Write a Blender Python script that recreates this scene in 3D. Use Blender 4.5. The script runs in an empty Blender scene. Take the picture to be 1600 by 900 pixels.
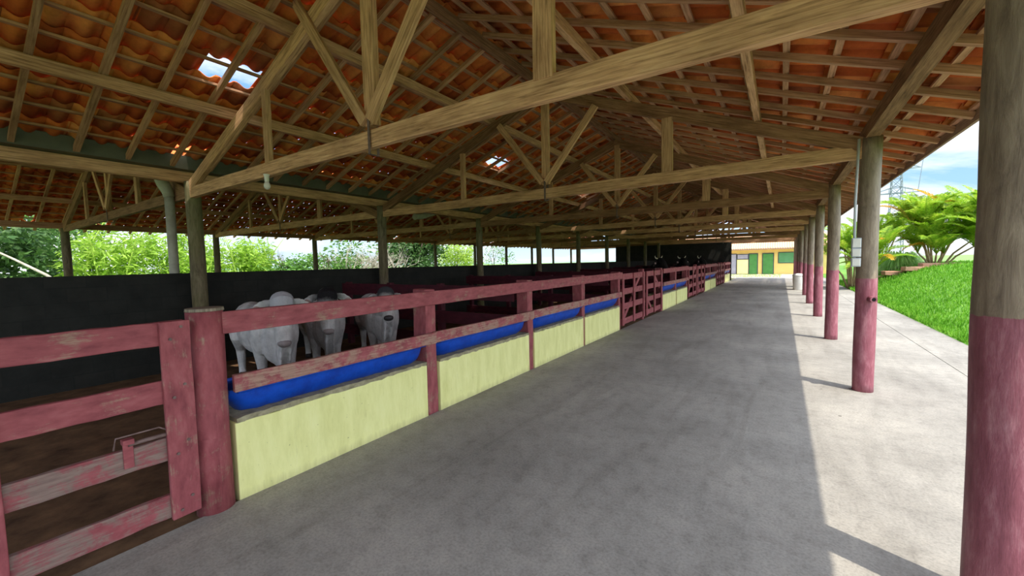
import bpy, bmesh, math, random
import numpy as np
from mathutils import Vector, Matrix, Euler, noise as mnoise

random.seed(7)
rng = np.random.default_rng(7)
PI = math.pi
sc = bpy.context.scene
COL = sc.collection

# ------------------------------------------------------------------ helpers
def V(*a):
    return Vector(a)

class MB:
    """collects geometry (with UVs in metres) and links it as ONE mesh object"""
    def __init__(s):
        s.v = []; s.f = []; s.uv = []; s.mi = []; s.sm = []
    def face(s, idx, uv=None, m=0, smooth=False):
        s.f.append(tuple(idx)); s.mi.append(m); s.sm.append(smooth)
        s.uv.append(uv if uv else [(0.0, 0.0)] * len(idx))
    def add(s, p):
        s.v.append((p[0], p[1], p[2])); return len(s.v) - 1
    def beam(s, p0, p1, w, h, n=1, jit=0.0, up=(0, 0, 1), m=0, taper=1.0, bow=0.0):
        p0 = Vector(p0); p1 = Vector(p1); d = p1 - p0; L = d.length
        if L < 1e-6: return
        d.normalize(); up = Vector(up)
        if abs(d.dot(up)) > 0.98: up = Vector((1, 0, 0)) if abs(d.x) < 0.9 else Vector((0, 1, 0))
        sd = d.cross(up).normalized(); u = sd.cross(d).normalized()
        o = random.random() * 40
        rings = []
        for i in range(n + 1):
            t = i / n; c = p0 + d * (L * t) + u * (bow * math.sin(PI * t))
            k = 1 + (taper - 1) * t
            ring = []
            for (a, b) in ((-1, -1), (1, -1), (1, 1), (-1, 1)):
                q = c + sd * (a * w * k / 2) + u * (b * h * k / 2)
                if jit: q += Vector((random.uniform(-jit, jit), random.uniform(-jit, jit), random.uniform(-jit, jit)))
                ring.append(s.add(q))
            rings.append(ring)
        per = (w, h, w, h)
        for i in range(n):
            acc = 0
            for j in range(4):
                a, b = rings[i], rings[i + 1]; j2 = (j + 1) % 4
                u0, u1 = o + L * i / n, o + L * (i + 1) / n
                s.face((a[j], a[j2], b[j2], b[j]), [(u0, acc), (u0, acc + per[j]), (u1, acc + per[j]), (u1, acc)], m)
                acc += per[j]
        s.face(rings[0][::-1], [(o, 0), (o, w), (o + h, w), (o + h, 0)], m)
        s.face(rings[-1], [(o, 0), (o, w), (o + h, w), (o + h, 0)], m)
    def box(s, c, size, m=0, rz=0.0):
        cx, cy, cz = c; x, y, z = size[0] / 2, size[1] / 2, size[2] / 2
        cs, sn = math.cos(rz), math.sin(rz)
        o = random.random() * 20
        ids = []
        for dz in (-z, z):
            for (dx, dy) in ((-x, -y), (x, -y), (x, y), (-x, y)):
                ids.append(s.add((cx + dx * cs - dy * sn, cy + dx * sn + dy * cs, cz + dz)))
        for q, (a, b) in (((0, 3, 2, 1), (x, y)), ((4, 5, 6, 7), (x, y)), ((0, 1, 5, 4), (x, z)), ((1, 2, 6, 5), (y, z)), ((2, 3, 7, 6), (x, z)), ((3, 0, 4, 7), (y, z))):
            s.face([ids[i] for i in q], [(o, 0), (o + 2 * a, 0), (o + 2 * a, 2 * b), (o, 2 * b)], m)
    def tube(s, pts, rad, seg=12, cap=True, rough=0.0, m=0, freq=1.3, smooth=True):
        pts = [Vector(p) for p in pts]; n = len(pts)
        if not hasattr(rad, '__len__'): rad = [rad] * n
        rings = []; acc = 0; o = random.random() * 30; sd0 = random.random() * 90
        ref = None; L = 0; us = []
        for i, p in enumerate(pts):
            t = (pts[min(i + 1, n - 1)] - pts[max(i - 1, 0)]).normalized()
            if ref is None:
                ref = Vector((1, 0, 0)) if abs(t.x) < 0.9 else Vector((0, 1, 0))
            a = (ref - t * ref.dot(t)).normalized(); ref = a; b = t.cross(a)
            if i: L += (p - pts[i - 1]).length
            us.append(L); ring = []
            for k in range(seg):
                an = 2 * PI * k / seg
                r = rad[i]
                if rough:
                    r *= 1 + rough * mnoise.noise(Vector((math.cos(an) * .8, math.sin(an) * .8, L * freq + sd0)))
                ring.append(s.add(p + a * (r * math.cos(an)) + b * (r * math.sin(an))))
            rings.append(ring)
        for i in range(n - 1):
            for k in range(seg):
                k2 = (k + 1) % seg; c = 2 * PI * max(rad[i], rad[i + 1])
                s.face((rings[i][k], rings[i][k2], rings[i + 1][k2], rings[i + 1][k]),
                       [(o + us[i], c * k / seg), (o + us[i], c * (k + 1) / seg), (o + us[i + 1], c * (k + 1) / seg), (o + us[i + 1], c * k / seg)], m, smooth)
        if cap:
            s.face(rings[0][::-1], None, m); s.face(rings[-1], None, m)
    def ell(s, c, r, rot=None, seg=14, rings=9, m=0):
        c = Vector(c); R = rot.to_matrix() if rot else Matrix.Identity(3)
        ids = []
        for i in range(rings + 1):
            th = PI * i / rings
            if i in (0, rings):
                ids.append([s.add(c + R @ Vector((0, 0, r[2] * math.cos(th))))]); continue
            ids.append([s.add(c + R @ Vector((r[0] * math.sin(th) * math.cos(2 * PI * k / seg), r[1] * math.sin(th) * math.sin(2 * PI * k / seg), r[2] * math.cos(th)))) for k in range(seg)])
        for i in range(rings):
            for k in range(seg):
                k2 = (k + 1) % seg
                A, B = ids[i], ids[i + 1]
                if len(A) == 1: s.face((A[0], B[k], B[k2]), None, m, True)
                elif len(B) == 1: s.face((A[k], B[0], A[k2]), None, m, True)
                else: s.face((A[k], B[k], B[k2], A[k2]), None, m, True)
    def lathe(s, c, prof, seg=24, m=0):
        c = Vector(c); ids = [[s.add(c + Vector((r * math.cos(2 * PI * k / seg), r * math.sin(2 * PI * k / seg), z))) for k in range(seg)] for r, z in prof]
        for i in range(len(prof) - 1):
            for k in range(seg):
                k2 = (k + 1) % seg
                s.face((ids[i][k], ids[i][k2], ids[i + 1][k2], ids[i + 1][k]), None, m, True)
        s.face(ids[0][::-1], None, m); s.face(ids[-1], None, m)
    def mesh(s, name):
        me = bpy.data.meshes.new(name)
        me.from_pydata(s.v, [], s.f)
        uvl = me.uv_layers.new(name='UVMap')
        flat = [c for f in s.uv for p in f for c in p]
        uvl.data.foreach_set('uv', flat)
        me.polygons.foreach_set('material_index', s.mi)
        me.polygons.foreach_set('use_smooth', s.sm)
        me.update()
        return me
    def build(s, name, mats, parent=None, bevel=0.0):
        me = s.mesh(name)
        for mm in (mats if isinstance(mats, (list, tuple)) else [mats]): me.materials.append(mm)
        o = bpy.data.objects.new(name, me); COL.objects.link(o)
        if parent is not None:
            o.parent = parent
            o.matrix_parent_inverse = Matrix.Translation(-Vector(parent.location)) if not any(parent.rotation_euler) else parent.matrix_basis.inverted()
        if bevel:
            b = o.modifiers.new('edge', 'BEVEL'); b.width = bevel; b.segments = 2; b.limit_method = 'ANGLE'; b.angle_limit = math.radians(50)
        return o

def raw(name, verts, faces, mats, parent=None, uv=None, smooth=False):
    """fast numpy mesh: verts (n,3), faces (m,4)"""
    me = bpy.data.meshes.new(name)
    n = len(verts); m = len(faces); k = faces.shape[1]
    me.vertices.add(n); me.vertices.foreach_set('co', np.asarray(verts, np.float32).ravel())
    me.loops.add(m * k); me.loops.foreach_set('vertex_index', faces.astype(np.int32).ravel())
    me.polygons.add(m); me.polygons.foreach_set('loop_start', np.arange(0, m * k, k, dtype=np.int32))
    if uv is not None:
        l = me.uv_layers.new(name='UVMap'); l.data.foreach_set('uv', np.asarray(uv, np.float32).ravel())
    me.polygons.foreach_set('use_smooth', np.full(m, smooth))
    me.update(calc_edges=True); me.validate()
    for mm in (mats if isinstance(mats, (list, tuple)) else [mats]): me.materials.append(mm)
    o = bpy.data.objects.new(name, me); COL.objects.link(o)
    if parent is not None:
        o.parent = parent; o.matrix_parent_inverse = Matrix.Translation(-Vector(parent.location))
    return o

def tag(o, label=None, cat=None, group=None, kind=None):
    if label: o['label'] = label
    if cat: o['category'] = cat
    if group: o['group'] = group
    if kind: o['kind'] = kind
    return o

def thing(name, loc, label, cat, group=None, kind=None):
    e = bpy.data.objects.new(name, None); e.empty_display_size = .1
    e.location = loc; COL.objects.link(e)
    return tag(e, label, cat, group, kind)

def dup(o, loc, rz, label, scale=1.0):
    """copy of a thing with copies of its parts and sub-parts"""
    r = o.copy(); COL.objects.link(r); r.location = loc; r.rotation_euler = (0, 0, rz); r.scale = (scale,) * 3
    r['label'] = label
    for ch in list(o.children):
        c = ch.copy(); COL.objects.link(c); c.parent = r; c.matrix_parent_inverse = ch.matrix_parent_inverse.copy()
        for g in list(ch.children):
            d = g.copy(); COL.objects.link(d); d.parent = c; d.matrix_parent_inverse = g.matrix_parent_inverse.copy()
    return r

ORD = ['first', 'second', 'third', 'fourth', 'fifth', 'sixth', 'seventh', 'eighth', 'ninth', 'tenth', 'eleventh', 'twelfth']

# ------------------------------------------------------------------ materials
def lin(r, g, b):
    f = lambda c: (c / 255 / 12.92) if c / 255 <= .04045 else ((c / 255 + .055) / 1.055) ** 2.4
    return (f(r), f(g), f(b), 1)

class NT:
    def __init__(s, name):
        s.m = bpy.data.materials.new(name); s.m.use_nodes = True
        s.t = s.m.node_tree; s.n = s.t.nodes; s.l = s.t.links
        s.b = s.n['Principled BSDF']; s.out = s.n['Material Output']
    def node(s, typ, **kw):
        x = s.n.new(typ)
        for k, v in kw.items(): setattr(x, k, v)
        return x
    def link(s, a, b): s.l.new(a, b)
    def co(s, kind='Object', scale=(1, 1, 1)):
        tc = s.node('ShaderNodeTexCoord'); mp = s.node('ShaderNodeMapping'); mp.inputs['Scale'].default_value = scale
        s.link(tc.outputs[kind], mp.inputs['Vector']); return mp.outputs['Vector']
    def pos(s, scale=(1, 1, 1)):
        g = s.node('ShaderNodeNewGeometry'); mp = s.node('ShaderNodeMapping'); mp.inputs['Scale'].default_value = scale
        s.link(g.outputs['Position'], mp.inputs['Vector']); return mp.outputs['Vector']
    def noise(s, vec, scale=5, detail=5, rough=.6, dist=0.0):
        x = s.node('ShaderNodeTexNoise'); x.inputs['Scale'].default_value = scale; x.inputs['Detail'].default_value = detail
        x.inputs['Roughness'].default_value = rough; x.inputs['Distortion'].default_value = dist
        s.link(vec, x.inputs['Vector']); return x.outputs['Fac']
    def ramp(s, fac, stops, interp='LINEAR'):
        r = s.node('ShaderNodeValToRGB'); e = r.color_ramp.elements; r.color_ramp.interpolation = interp
        while len(e) < len(stops): e.new(.5)
        for i, (p, c) in enumerate(stops):
            e[i].position = p; e[i].color = c if len(c) == 4 else (*c, 1)
        s.link(fac, r.inputs['Fac']); return r.outputs['Color']
    def mix(s, fac, a, b, mode='MIX'):
        x = s.node('ShaderNodeMix', data_type='RGBA', blend_type=mode); 
        for sock, val in ((x.inputs[0], fac), (x.inputs[6], a), (x.inputs[7], b)):
            if hasattr(val, 'is_output'): s.link(val, sock)
            else: sock.default_value = val
        return x.outputs[2]
    def math(s, op, a, b=None, clamp=False):
        x = s.node('ShaderNodeMath', operation=op); x.use_clamp = clamp
        for i, val in enumerate((a, b)):
            if val is None: continue
            if hasattr(val, 'is_output'): s.link(val, x.inputs[i])
            else: x.inputs[i].default_value = val
        return x.outputs[0]
    def rand(s):
        return s.node('ShaderNodeObjectInfo').outputs['Random']
    def bump(s, h, strength=.3, dist=.01):
        x = s.node('ShaderNodeBump'); x.inputs['Strength'].default_value = strength; x.inputs['Distance'].default_value = dist
        s.link(h, x.inputs['Height']); s.link(x.outputs['Normal'], s.b.inputs['Normal'])
    def done(s, color, rough=.8, spec=.3):
        if hasattr(color, 'is_output'): s.link(color, s.b.inputs['Base Color'])
        else: s.b.inputs['Base Color'].default_value = color
        s.b.inputs['Roughness'].default_value = rough
        s.b.inputs['Specular IOR Level'].default_value = spec
        return s.m

def wood(name, dark, mid, light, var=.35):
    t = NT(name); uv = t.co('UV', (1.2, 26, 1))
    g = t.noise(uv, 2.2, 6, .65, .6)
    big = t.noise(t.co('UV', (1, 3, 1)), 1.6, 4, .6)
    c = t.ramp(g, [(.28, dark), (.5, mid), (.74, light)])
    st = t.ramp(big, [(.3, (.5, .46, .42)), (.55, (1, 1, 1))])
    c = t.mix(.75, c, st, 'MULTIPLY')
    k = t.math('ADD', t.math('MULTIPLY', t.rand(), var * 2), 1 - var)
    hv = t.node('ShaderNodeHueSaturation'); t.link(k, hv.inputs['Value']); t.link(c, hv.inputs['Color'])
    t.bump(g, .35, .006)
    return t.done(hv.outputs['Color'], .82, .2)

M = {}
M['wood'] = wood('aged timber', lin(128, 92, 66), lin(204, 156, 118), lin(230, 188, 150), .14)
M['wood_dark'] = wood('dark timber', lin(92, 64, 46), lin(144, 104, 76), lin(174, 134, 102), .16)
M['wood_rafter'] = wood('rafter timber', lin(128, 92, 66), lin(186, 140, 106), lin(210, 168, 132), .2)
M['wood_grey'] = wood('weathered grey timber', lin(96, 86, 74), lin(140, 128, 112), lin(176, 164, 146), .1)

def log_paint():
    t = NT('log with painted base'); ob = t.pos((1, 1, 1))
    bark = t.noise(t.pos((7, 7, 1.3)), 3, 7, .7, .5)
    c = t.ramp(bark, [(.25, lin(86, 70, 58)), (.48, lin(130, 112, 94)), (.62, lin(150, 132, 112)), (.8, lin(182, 168, 148))])
    gr = t.noise(t.pos((1, 1, .6)), 2.5, 4)
    c = t.mix(t.ramp(gr, [(.5, (0, 0, 0)), (.75, (.3, .3, .3))]), c, lin(116, 108, 70))
    pn = t.noise(t.pos((5, 5, 1.0)), 4, 7, .75)
    paint = t.ramp(pn, [(.25, lin(116, 58, 68)), (.5, lin(148, 84, 96)), (.66, lin(172, 116, 124)), (.78, lin(204, 158, 158))])
    sp = t.node('ShaderNodeSeparateXYZ'); t.link(ob, sp.inputs[0])
    zz = t.math('ADD', sp.outputs['Z'], t.math('MULTIPLY', t.math('SUBTRACT', bark, .5), .03))
    f = t.math('LESS_THAN', zz, 1.335)
    c = t.mix(f, c, paint)
    t.bump(bark, .5, .012)
    return t.done(c, .52, .4)
M['column'] = log_paint()

def log_plain():
    t = NT('bare log'); bark = t.noise(t.pos((7, 7, 1.3)), 3, 7, .7, .5)
    c = t.ramp(bark, [(.25, lin(66, 56, 44)), (.5, lin(112, 100, 80)), (.8, lin(150, 138, 112))])
    gr = t.noise(t.pos((1, 1, .5)), 2, 4)
    c = t.mix(t.ramp(gr, [(.4, (0, 0, 0)), (.7, (.6, .6, .6))]), c, lin(108, 106, 62))
    t.bump(bark, .5, .012); return t.done(c, .85, .2)
M['log'] = log_plain()

def paint_maroon(name, wear=.56, base=((122, 58, 64), (150, 78, 82), (168, 102, 104)), bare=(166, 138, 118)):
    t = NT(name); uv = t.co('UV', (1, 1, 1))
    g = t.noise(t.co('UV', (2, 24, 1)), 3, 6, .7)
    n = t.noise(uv, 5, 7, .72, .3)
    c = t.ramp(t.noise(t.co('UV', (1.5, 4, 1)), 4, 5), [(.3, lin(*base[0])), (.55, lin(*base[1])), (.8, lin(*base[2]))])
    w = t.ramp(g, [(.3, lin(int(bare[0] * .7), int(bare[1] * .7), int(bare[2] * .7))), (.7, lin(*bare))])
    mm = t.math('ADD', t.math('MULTIPLY', n, .72), t.math('MULTIPLY', g, .28))
    f = t.ramp(mm, [(wear, (0, 0, 0)), (wear + .09, (.9, .9, .9))])
    c = t.mix(f, c, w); t.bump(mm, .3, .006)
    return t.done(c, .68, .3)
M['fence'] = paint_maroon('worn maroon paint', .54)
M['fence_worn'] = paint_maroon('very worn maroon paint', .45, bare=(182, 146, 128))
M['gate_worn'] = paint_maroon('half bare maroon paint', .43, bare=(146, 126, 116))
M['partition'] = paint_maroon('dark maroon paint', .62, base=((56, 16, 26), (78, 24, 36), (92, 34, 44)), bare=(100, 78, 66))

def concrete():
    t = NT('worn concrete'); p = t.pos()
    a = t.noise(p, .55, 8, .65); b = t.noise(p, 9, 6, .7); cc = t.noise(t.pos((1.5, .25, 1)), 1.7, 6, .6, 1.2)
    c = t.ramp(a, [(.3, lin(130, 126, 118)), (.5, lin(152, 148, 139)), (.72, lin(172, 167, 156))])
    c = t.mix(.55, c, t.ramp(b, [(.3, (.6, .59, .58)), (.5, (.98, .98, .98)), (.75, (1.16, 1.14, 1.1))]), 'MULTIPLY')
    c = t.mix(.6, c, t.ramp(cc, [(.3, (.7, .69, .68)), (.5, (1, 1, 1)), (.75, (1.1, 1.1, 1.1))]), 'MULTIPLY')
    fine = t.noise(p, 60, 3, .7)
    c = t.mix(.5, c, t.ramp(fine, [(.35, (.6, .6, .6)), (.52, (1, 1, 1)), (.7, (1.2, 1.2, 1.2))]), 'MULTIPLY')
    scr = t.noise(t.pos((9, .8, 1)), 2.2, 6, .75, .8)
    c = t.mix(t.ramp(scr, [(.66, (0, 0, 0)), (.74, (.4, .4, .4))]), c, lin(196, 190, 180))
    v = t.node('ShaderNodeTexVoronoi'); v.inputs['Scale'].default_value = 2.6; t.link(t.pos((1, .7, 1)), v.inputs['Vector'])
    thr = t.math('MULTIPLY', t.noise(p, 1.1, 2), .1)
    sp = t.math('LESS_THAN', v.outputs['Distance'], t.math('SUBTRACT', thr, .022))
    c = t.mix(t.math('MULTIPLY', sp, .6), c, lin(70, 62, 56))
    t.bump(t.math('ADD', b, t.math('MULTIPLY', a, 2)), .25, .008)
    return t.done(c, .78, .25)
M['concrete'] = concrete()

def simple(name, c1, c2, scale=6, rough=.7, bump=.15, spec=.3, detail=5):
    t = NT(name); n = t.noise(t.pos(), scale, detail, .65)
    c = t.ramp(n, [(.3, lin(*c1)), (.7, lin(*c2))]); t.bump(n, bump, .01)
    return t.done(c, rough, spec)
M['yellow'] = None
def yellow():
    t = NT('pale yellow plaster'); n = t.noise(t.pos((3, 3, .8)), 3, 6, .65); s_ = t.noise(t.pos((9, 9, 1.2)), 2.0, 5, .7); sp = t.noise(t.pos(), 38, 3, .6)
    c = t.ramp(n, [(.25, lin(216, 214, 140)), (.55, lin(232, 230, 160)), (.8, lin(240, 238, 176))])
    c = t.mix(t.ramp(s_, [(.6, (0, 0, 0)), (.8, (.35, .35, .35))]), c, lin(160, 154, 100))
    c = t.mix(t.ramp(sp, [(.70, (0, 0, 0)), (.76, (.7, .7, .7))]), c, lin(120, 116, 90))
    sxyz = t.node('ShaderNodeSeparateXYZ'); t.link(t.pos(), sxyz.inputs[0])
    low = t.math('SUBTRACT', 1, t.math('MULTIPLY', t.math('ADD', sxyz.outputs['Z'], t.math('MULTIPLY', t.math('SUBTRACT', s_, .5), .12)), 14), True)
    c = t.mix(t.math('MULTIPLY', low, .35, True), c, lin(140, 132, 98))
    t.bump(t.noise(t.pos(), 22, 5, .6), .35, .006)
    return t.done(c, .8, .2)
M['yellow'] = yellow()
M['ledge'] = simple('rough mortar ledge', (120, 112, 88), (170, 162, 132), 14, .9, .5)
M['blue'] = None
def blue():
    t = NT('blue plastic'); n = t.noise(t.pos((1, 2, 2)), 4, 6, .7); sc_ = t.noise(t.pos((3, 1, 6)), 9, 5, .75)
    c = t.ramp(n, [(.3, lin(4, 52, 150)), (.6, lin(10, 76, 188))])
    c = t.mix(t.ramp(sc_, [(.64, (0, 0, 0)), (.74, (.7, .7, .7))]), c, lin(96, 112, 158))
    t.bump(n, .1, .02); return t.done(c, .34, .5)
M['blue'] = blue()
M['dirt'] = simple('dark pen dirt', (72, 54, 40), (122, 94, 68), 4, .95, .6, .1, 8)
def block():
    t = NT('dark block wall')
    b = t.node('ShaderNodeTexBrick'); t.link(t.co('UV', (1, 1, 1)), b.inputs['Vector'])
    b.inputs['Scale'].default_value = 1; b.inputs['Brick Width'].default_value = .4; b.inputs['Row Height'].default_value = .2; b.inputs['Mortar Size'].default_value = .008
    b.inputs['Color1'].default_value = lin(43, 44, 42); b.inputs['Color2'].default_value = lin(48, 48, 45); b.inputs['Mortar'].default_value = lin(42, 43, 41)
    n = t.noise(t.pos(), 3, 6, .7)
    c = t.mix(.8, b.outputs['Color'], t.ramp(n, [(.3, (.6, .6, .6)), (.7, (1.15, 1.15, 1.1))]), 'MULTIPLY')
    t.bump(n, .3, .01); return t.done(c, .9, .15)
M['block'] = block()
def tiles():
    t = NT('clay tile'); tc = t.node('ShaderNodeTexCoord')
    fl = t.node('ShaderNodeVectorMath', operation='FLOOR'); t.link(tc.outputs['UV'], fl.inputs[0])
    wn = t.node('ShaderNodeTexWhiteNoise', noise_dimensions='2D'); t.link(fl.outputs[0], wn.inputs['Vector'])
    c = t.ramp(wn.outputs['Value'], [(0, lin(172, 82, 40)), (.3, lin(210, 108, 50)), (.6, lin(226, 128, 60)), (.85, lin(236, 152, 84)), (1, lin(150, 82, 52))])
    n = t.noise(t.pos((1, 1, 1)), 7, 6, .7); n2 = t.noise(t.pos(), 1.2, 4)
    c = t.mix(.7, c, t.ramp(n, [(.32, (.62, .58, .55)), (.6, (1, 1, 1))]), 'MULTIPLY')
    c = t.mix(t.ramp(n2, [(.5, (0, 0, 0)), (.75, (.4, .4, .4))]), c, lin(120, 72, 50))
    t.bump(n, .3, .01); return t.done(c, .85, .2)
M['tile'] = tiles()
M['gutter'] = simple('dull green grey sheet metal', (70, 70, 58), (92, 90, 74), 3, .55, .1, .4)
M['pipe'] = simple('grey green plastic pipe', (150, 146, 132), (178, 174, 158), 5, .5, .05)
M['steel'] = simple('rusty steel', (84, 62, 58), (128, 104, 98), 20, .6, .2, .5)
M['galv'] = simple('galvanised steel', (120, 130, 136), (150, 160, 166), 5, .5, .05, .5)
M['white_plastic'] = simple('off white plastic', (214, 208, 198), (232, 228, 220), 5, .4, .03, .5)
M['grey_plastic'] = simple('pale grey plastic', (176, 180, 186), (196, 200, 206), 5, .4, .03, .5)
M['fascia'] = wood('fascia board', lin(120, 92, 76), lin(156, 124, 106), lin(180, 150, 130), .1)
M['hole'] = simple('dark hole', (14, 12, 12), (20, 16, 16), 5, .9, 0)

def grassmat(name, c1, c2, c3):
    t = NT(name); n = t.noise(t.pos(), 1.3, 5, .6); r = t.noise(t.pos(), 25, 2)
    mx = t.math('ADD', t.math('MULTIPLY', n, .5), t.math('MULTIPLY', r, .5))
    c = t.ramp(mx, [(.3, lin(*c1)), (.5, lin(*c2)), (.7, lin(*c3))])
    return t.done(c, .7, .2)
M['lawn'] = grassmat('lawn soil and grass', (66, 104, 30), (92, 138, 44), (122, 160, 62))

def leaf(name, c1, c2, c3, trans=.4):
    t = NT(name); n = t.noise(t.pos(), 2.3, 3, .6); r = t.noise(t.pos(), 14, 2)
    mx = t.math('ADD', t.math('MULTIPLY', n, .5), t.math('MULTIPLY', r, .5))
    c = t.ramp(mx, [(.34, lin(*c1)), (.5, lin(*c2)), (.66, lin(*c3))])
    d = t.done(c, .5, .3)
    tr = t.node('ShaderNodeBsdfTranslucent'); t.link(c, tr.inputs['Color'])
    mx2 = t.node('ShaderNodeMixShader'); mx2.inputs[0].default_value = trans
    t.link(t.b.outputs[0], mx2.inputs[1]); t.link(tr.outputs[0], mx2.inputs[2]); t.link(mx2.outputs[0], t.out.inputs['Surface'])
    return d
M['blade'] = leaf('grass blade', (74, 128, 26), (112, 172, 44), (160, 204, 76), .35)
M['bamboo'] = leaf('bamboo leaf', (120, 160, 50), (160, 196, 70), (198, 220, 110), .5)
M['darkleaf'] = leaf('dark tree leaf', (40, 70, 34), (70, 104, 50), (116, 146, 84), .3)
M['midleaf'] = leaf('mid green leaf', (62, 104, 40), (100, 144, 60), (146, 182, 96), .4)
M['yellowleaf'] = leaf('yellow green leaf', (136, 168, 60), (172, 200, 84), (206, 222, 124), .5)
M['palmleaf'] = leaf('palm frond', (84, 132, 28), (142, 180, 44), (204, 214, 84), .45)
M['palmdry'] = leaf('yellowed palm frond', (190, 140, 30), (214, 164, 44), (226, 190, 80), .4)
M['bushleaf'] = leaf('drooping bush leaf', (124, 176, 70), (170, 210, 110), (212, 230, 160), .4)
M['drybranch'] = simple('dry pale branch', (140, 130, 112), (184, 176, 158), 6, .9, .1)
M['trunk'] = simple('tree bark', (84, 74, 60), (130, 116, 98), 8, .9, .3)
M['cane'] = simple('palm cane', (146, 120, 88), (196, 170, 132), 9, .7, .2)
M['step'] = simple('terracotta slab', (178, 126, 102), (214, 166, 138), 4, .85, .2)
M['field'] = grassmat('field', (84, 116, 56), (120, 146, 78), (150, 168, 100))
M['hill'] = simple('hazy far hill', (120, 152, 140), (156, 182, 166), .02, .95, 0)
M['bwall'] = simple('yellow house wall', (226, 196, 112), (238, 212, 132), 1, .8, .05)
M['bcream'] = simple('cream panel', (232, 224, 156), (240, 234, 176), 1, .8, .05)
M['paletile'] = simple('glare lightened roof tile', (222, 168, 128), (238, 196, 158), 3, .85, .1)  # pale tone carries sun glare put into the tile colour
M['bdoor'] = simple('green painted door', (70, 128, 62), (86, 146, 74), 3, .6, .05)
M['bframe'] = simple('dark grey frame', (56, 62, 72), (74, 80, 92), 3, .6, .05)
M['bglass'] = simple('green tinted window pane', (78, 136, 84), (96, 152, 104), 2, .25, .02, .6)
M['bgrey'] = simple('lilac grey door', (150, 148, 160), (170, 168, 178), 3, .6, .05)
M['cream_ground'] = simple('pale worn concrete', (190, 182, 160), (210, 202, 182), 2, .85, .2)

# ------------------------------------------------------------------ camera (solved from the vanishing points)
F = 632.0; HC = 1.6
def ray_(x, y):
    return Vector((x - 800, -(y - 450), -F)).normalized()
yd = ray_(1221, 402); xd = -ray_(-150, 430); xd = (xd - yd * xd.dot(yd)).normalized(); zd = xd.cross(yd)
cam_d = bpy.data.cameras.new('camera'); cam = bpy.data.objects.new('camera', cam_d); COL.objects.link(cam)
R3 = Matrix((xd, yd, zd))
cam.matrix_world = Matrix.Translation((0, 0, HC)) @ R3.to_4x4()
cam_d.sensor_fit = 'HORIZONTAL'; cam_d.sensor_width = 36; cam_d.lens = F / 1600 * 36
cam_d.clip_start = .02; cam_d.clip_end = 3000
sc.camera = cam

# ------------------------------------------------------------------ light
SUN = Vector((-.453, .20, -1.0))
sd_ = bpy.data.lights.new('sun', 'SUN'); so = bpy.data.objects.new('sun', sd_); COL.objects.link(so)
so.rotation_euler = SUN.to_track_quat('-Z', 'Y').to_euler(); so.location = (20, -6, 30)
sd_.energy = 3.3; sd_.angle = math.radians(.6); sd_.color = (1.0, .93, .82)

w = bpy.data.worlds.new('sky'); sc.world = w; w.use_nodes = True
nt = w.node_tree; nd = nt.nodes; lk = nt.links; bg = nd['Background']
tc = nd.new('ShaderNodeTexCoord'); sx = nd.new('ShaderNodeSeparateXYZ'); lk.new(tc.outputs['Generated'], sx.inputs[0])
gr = nd.new('ShaderNodeValToRGB'); lk.new(sx.outputs['Z'], gr.inputs['Fac'])
e = gr.color_ramp.elements; e[0].position = 0; e[0].color = (.80, .95, 1.05, 1); e[1].position = .75; e[1].color = (.24, .46, 1.0, 1)
x_ = e.new(.10); x_.color = (.42, .70, 1.04, 1); x_ = e.new(.3); x_.color = (.27, .53, 1.0, 1)
mp = nd.new('ShaderNodeMapping'); mp.inputs['Scale'].default_value = (1, 1, 3.2); mp.inputs['Location'].default_value = (.35, .1, .0); lk.new(tc.outputs['Generated'], mp.inputs['Vector'])
nz = nd.new('ShaderNodeTexNoise'); nz.inputs['Scale'].default_value = 2.6; nz.inputs['Detail'].default_value = 8; nz.inputs['Roughness'].default_value = .58; nz.inputs['Distortion'].default_value = .3
lk.new(mp.outputs[0], nz.inputs['Vector'])
cr = nd.new('ShaderNodeValToRGB'); lk.new(nz.outputs['Fac'], cr.inputs['Fac'])
cr.color_ramp.elements[0].position = .44; cr.color_ramp.elements[0].color = (0, 0, 0, 1); cr.color_ramp.elements[1].position = .60; cr.color_ramp.elements[1].color = (.95, .95, .95, 1)
mxc = nd.new('ShaderNodeMix'); mxc.data_type = 'RGBA'; lk.new(cr.outputs['Color'], mxc.inputs[0]); lk.new(gr.outputs['Color'], mxc.inputs[6]); mxc.inputs[7].default_value = (1.18, 1.2, 1.26, 1)
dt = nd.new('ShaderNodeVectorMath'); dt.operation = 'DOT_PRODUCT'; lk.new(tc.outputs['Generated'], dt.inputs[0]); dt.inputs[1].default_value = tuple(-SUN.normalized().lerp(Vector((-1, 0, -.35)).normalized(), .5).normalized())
gl = nd.new('ShaderNodeMapRange'); lk.new(dt.outputs['Value'], gl.inputs['Value']); gl.inputs['From Min'].default_value = .38; gl.inputs['From Max'].default_value = 1.0; gl.inputs['To Min'].default_value = 0; gl.inputs['To Max'].default_value = 2.3  # fill glow added to the sky beside the sun to light the shaded aisle
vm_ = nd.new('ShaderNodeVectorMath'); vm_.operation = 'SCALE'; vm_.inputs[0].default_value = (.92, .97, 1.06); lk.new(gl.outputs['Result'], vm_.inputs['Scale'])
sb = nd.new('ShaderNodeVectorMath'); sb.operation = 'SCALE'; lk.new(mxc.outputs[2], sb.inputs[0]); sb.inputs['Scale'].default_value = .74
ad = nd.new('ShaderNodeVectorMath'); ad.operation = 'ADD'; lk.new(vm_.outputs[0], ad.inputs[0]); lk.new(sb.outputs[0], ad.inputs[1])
lk.new(ad.outputs[0], bg.inputs['Color']); bg.inputs['Strength'].default_value = 1.0

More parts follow.
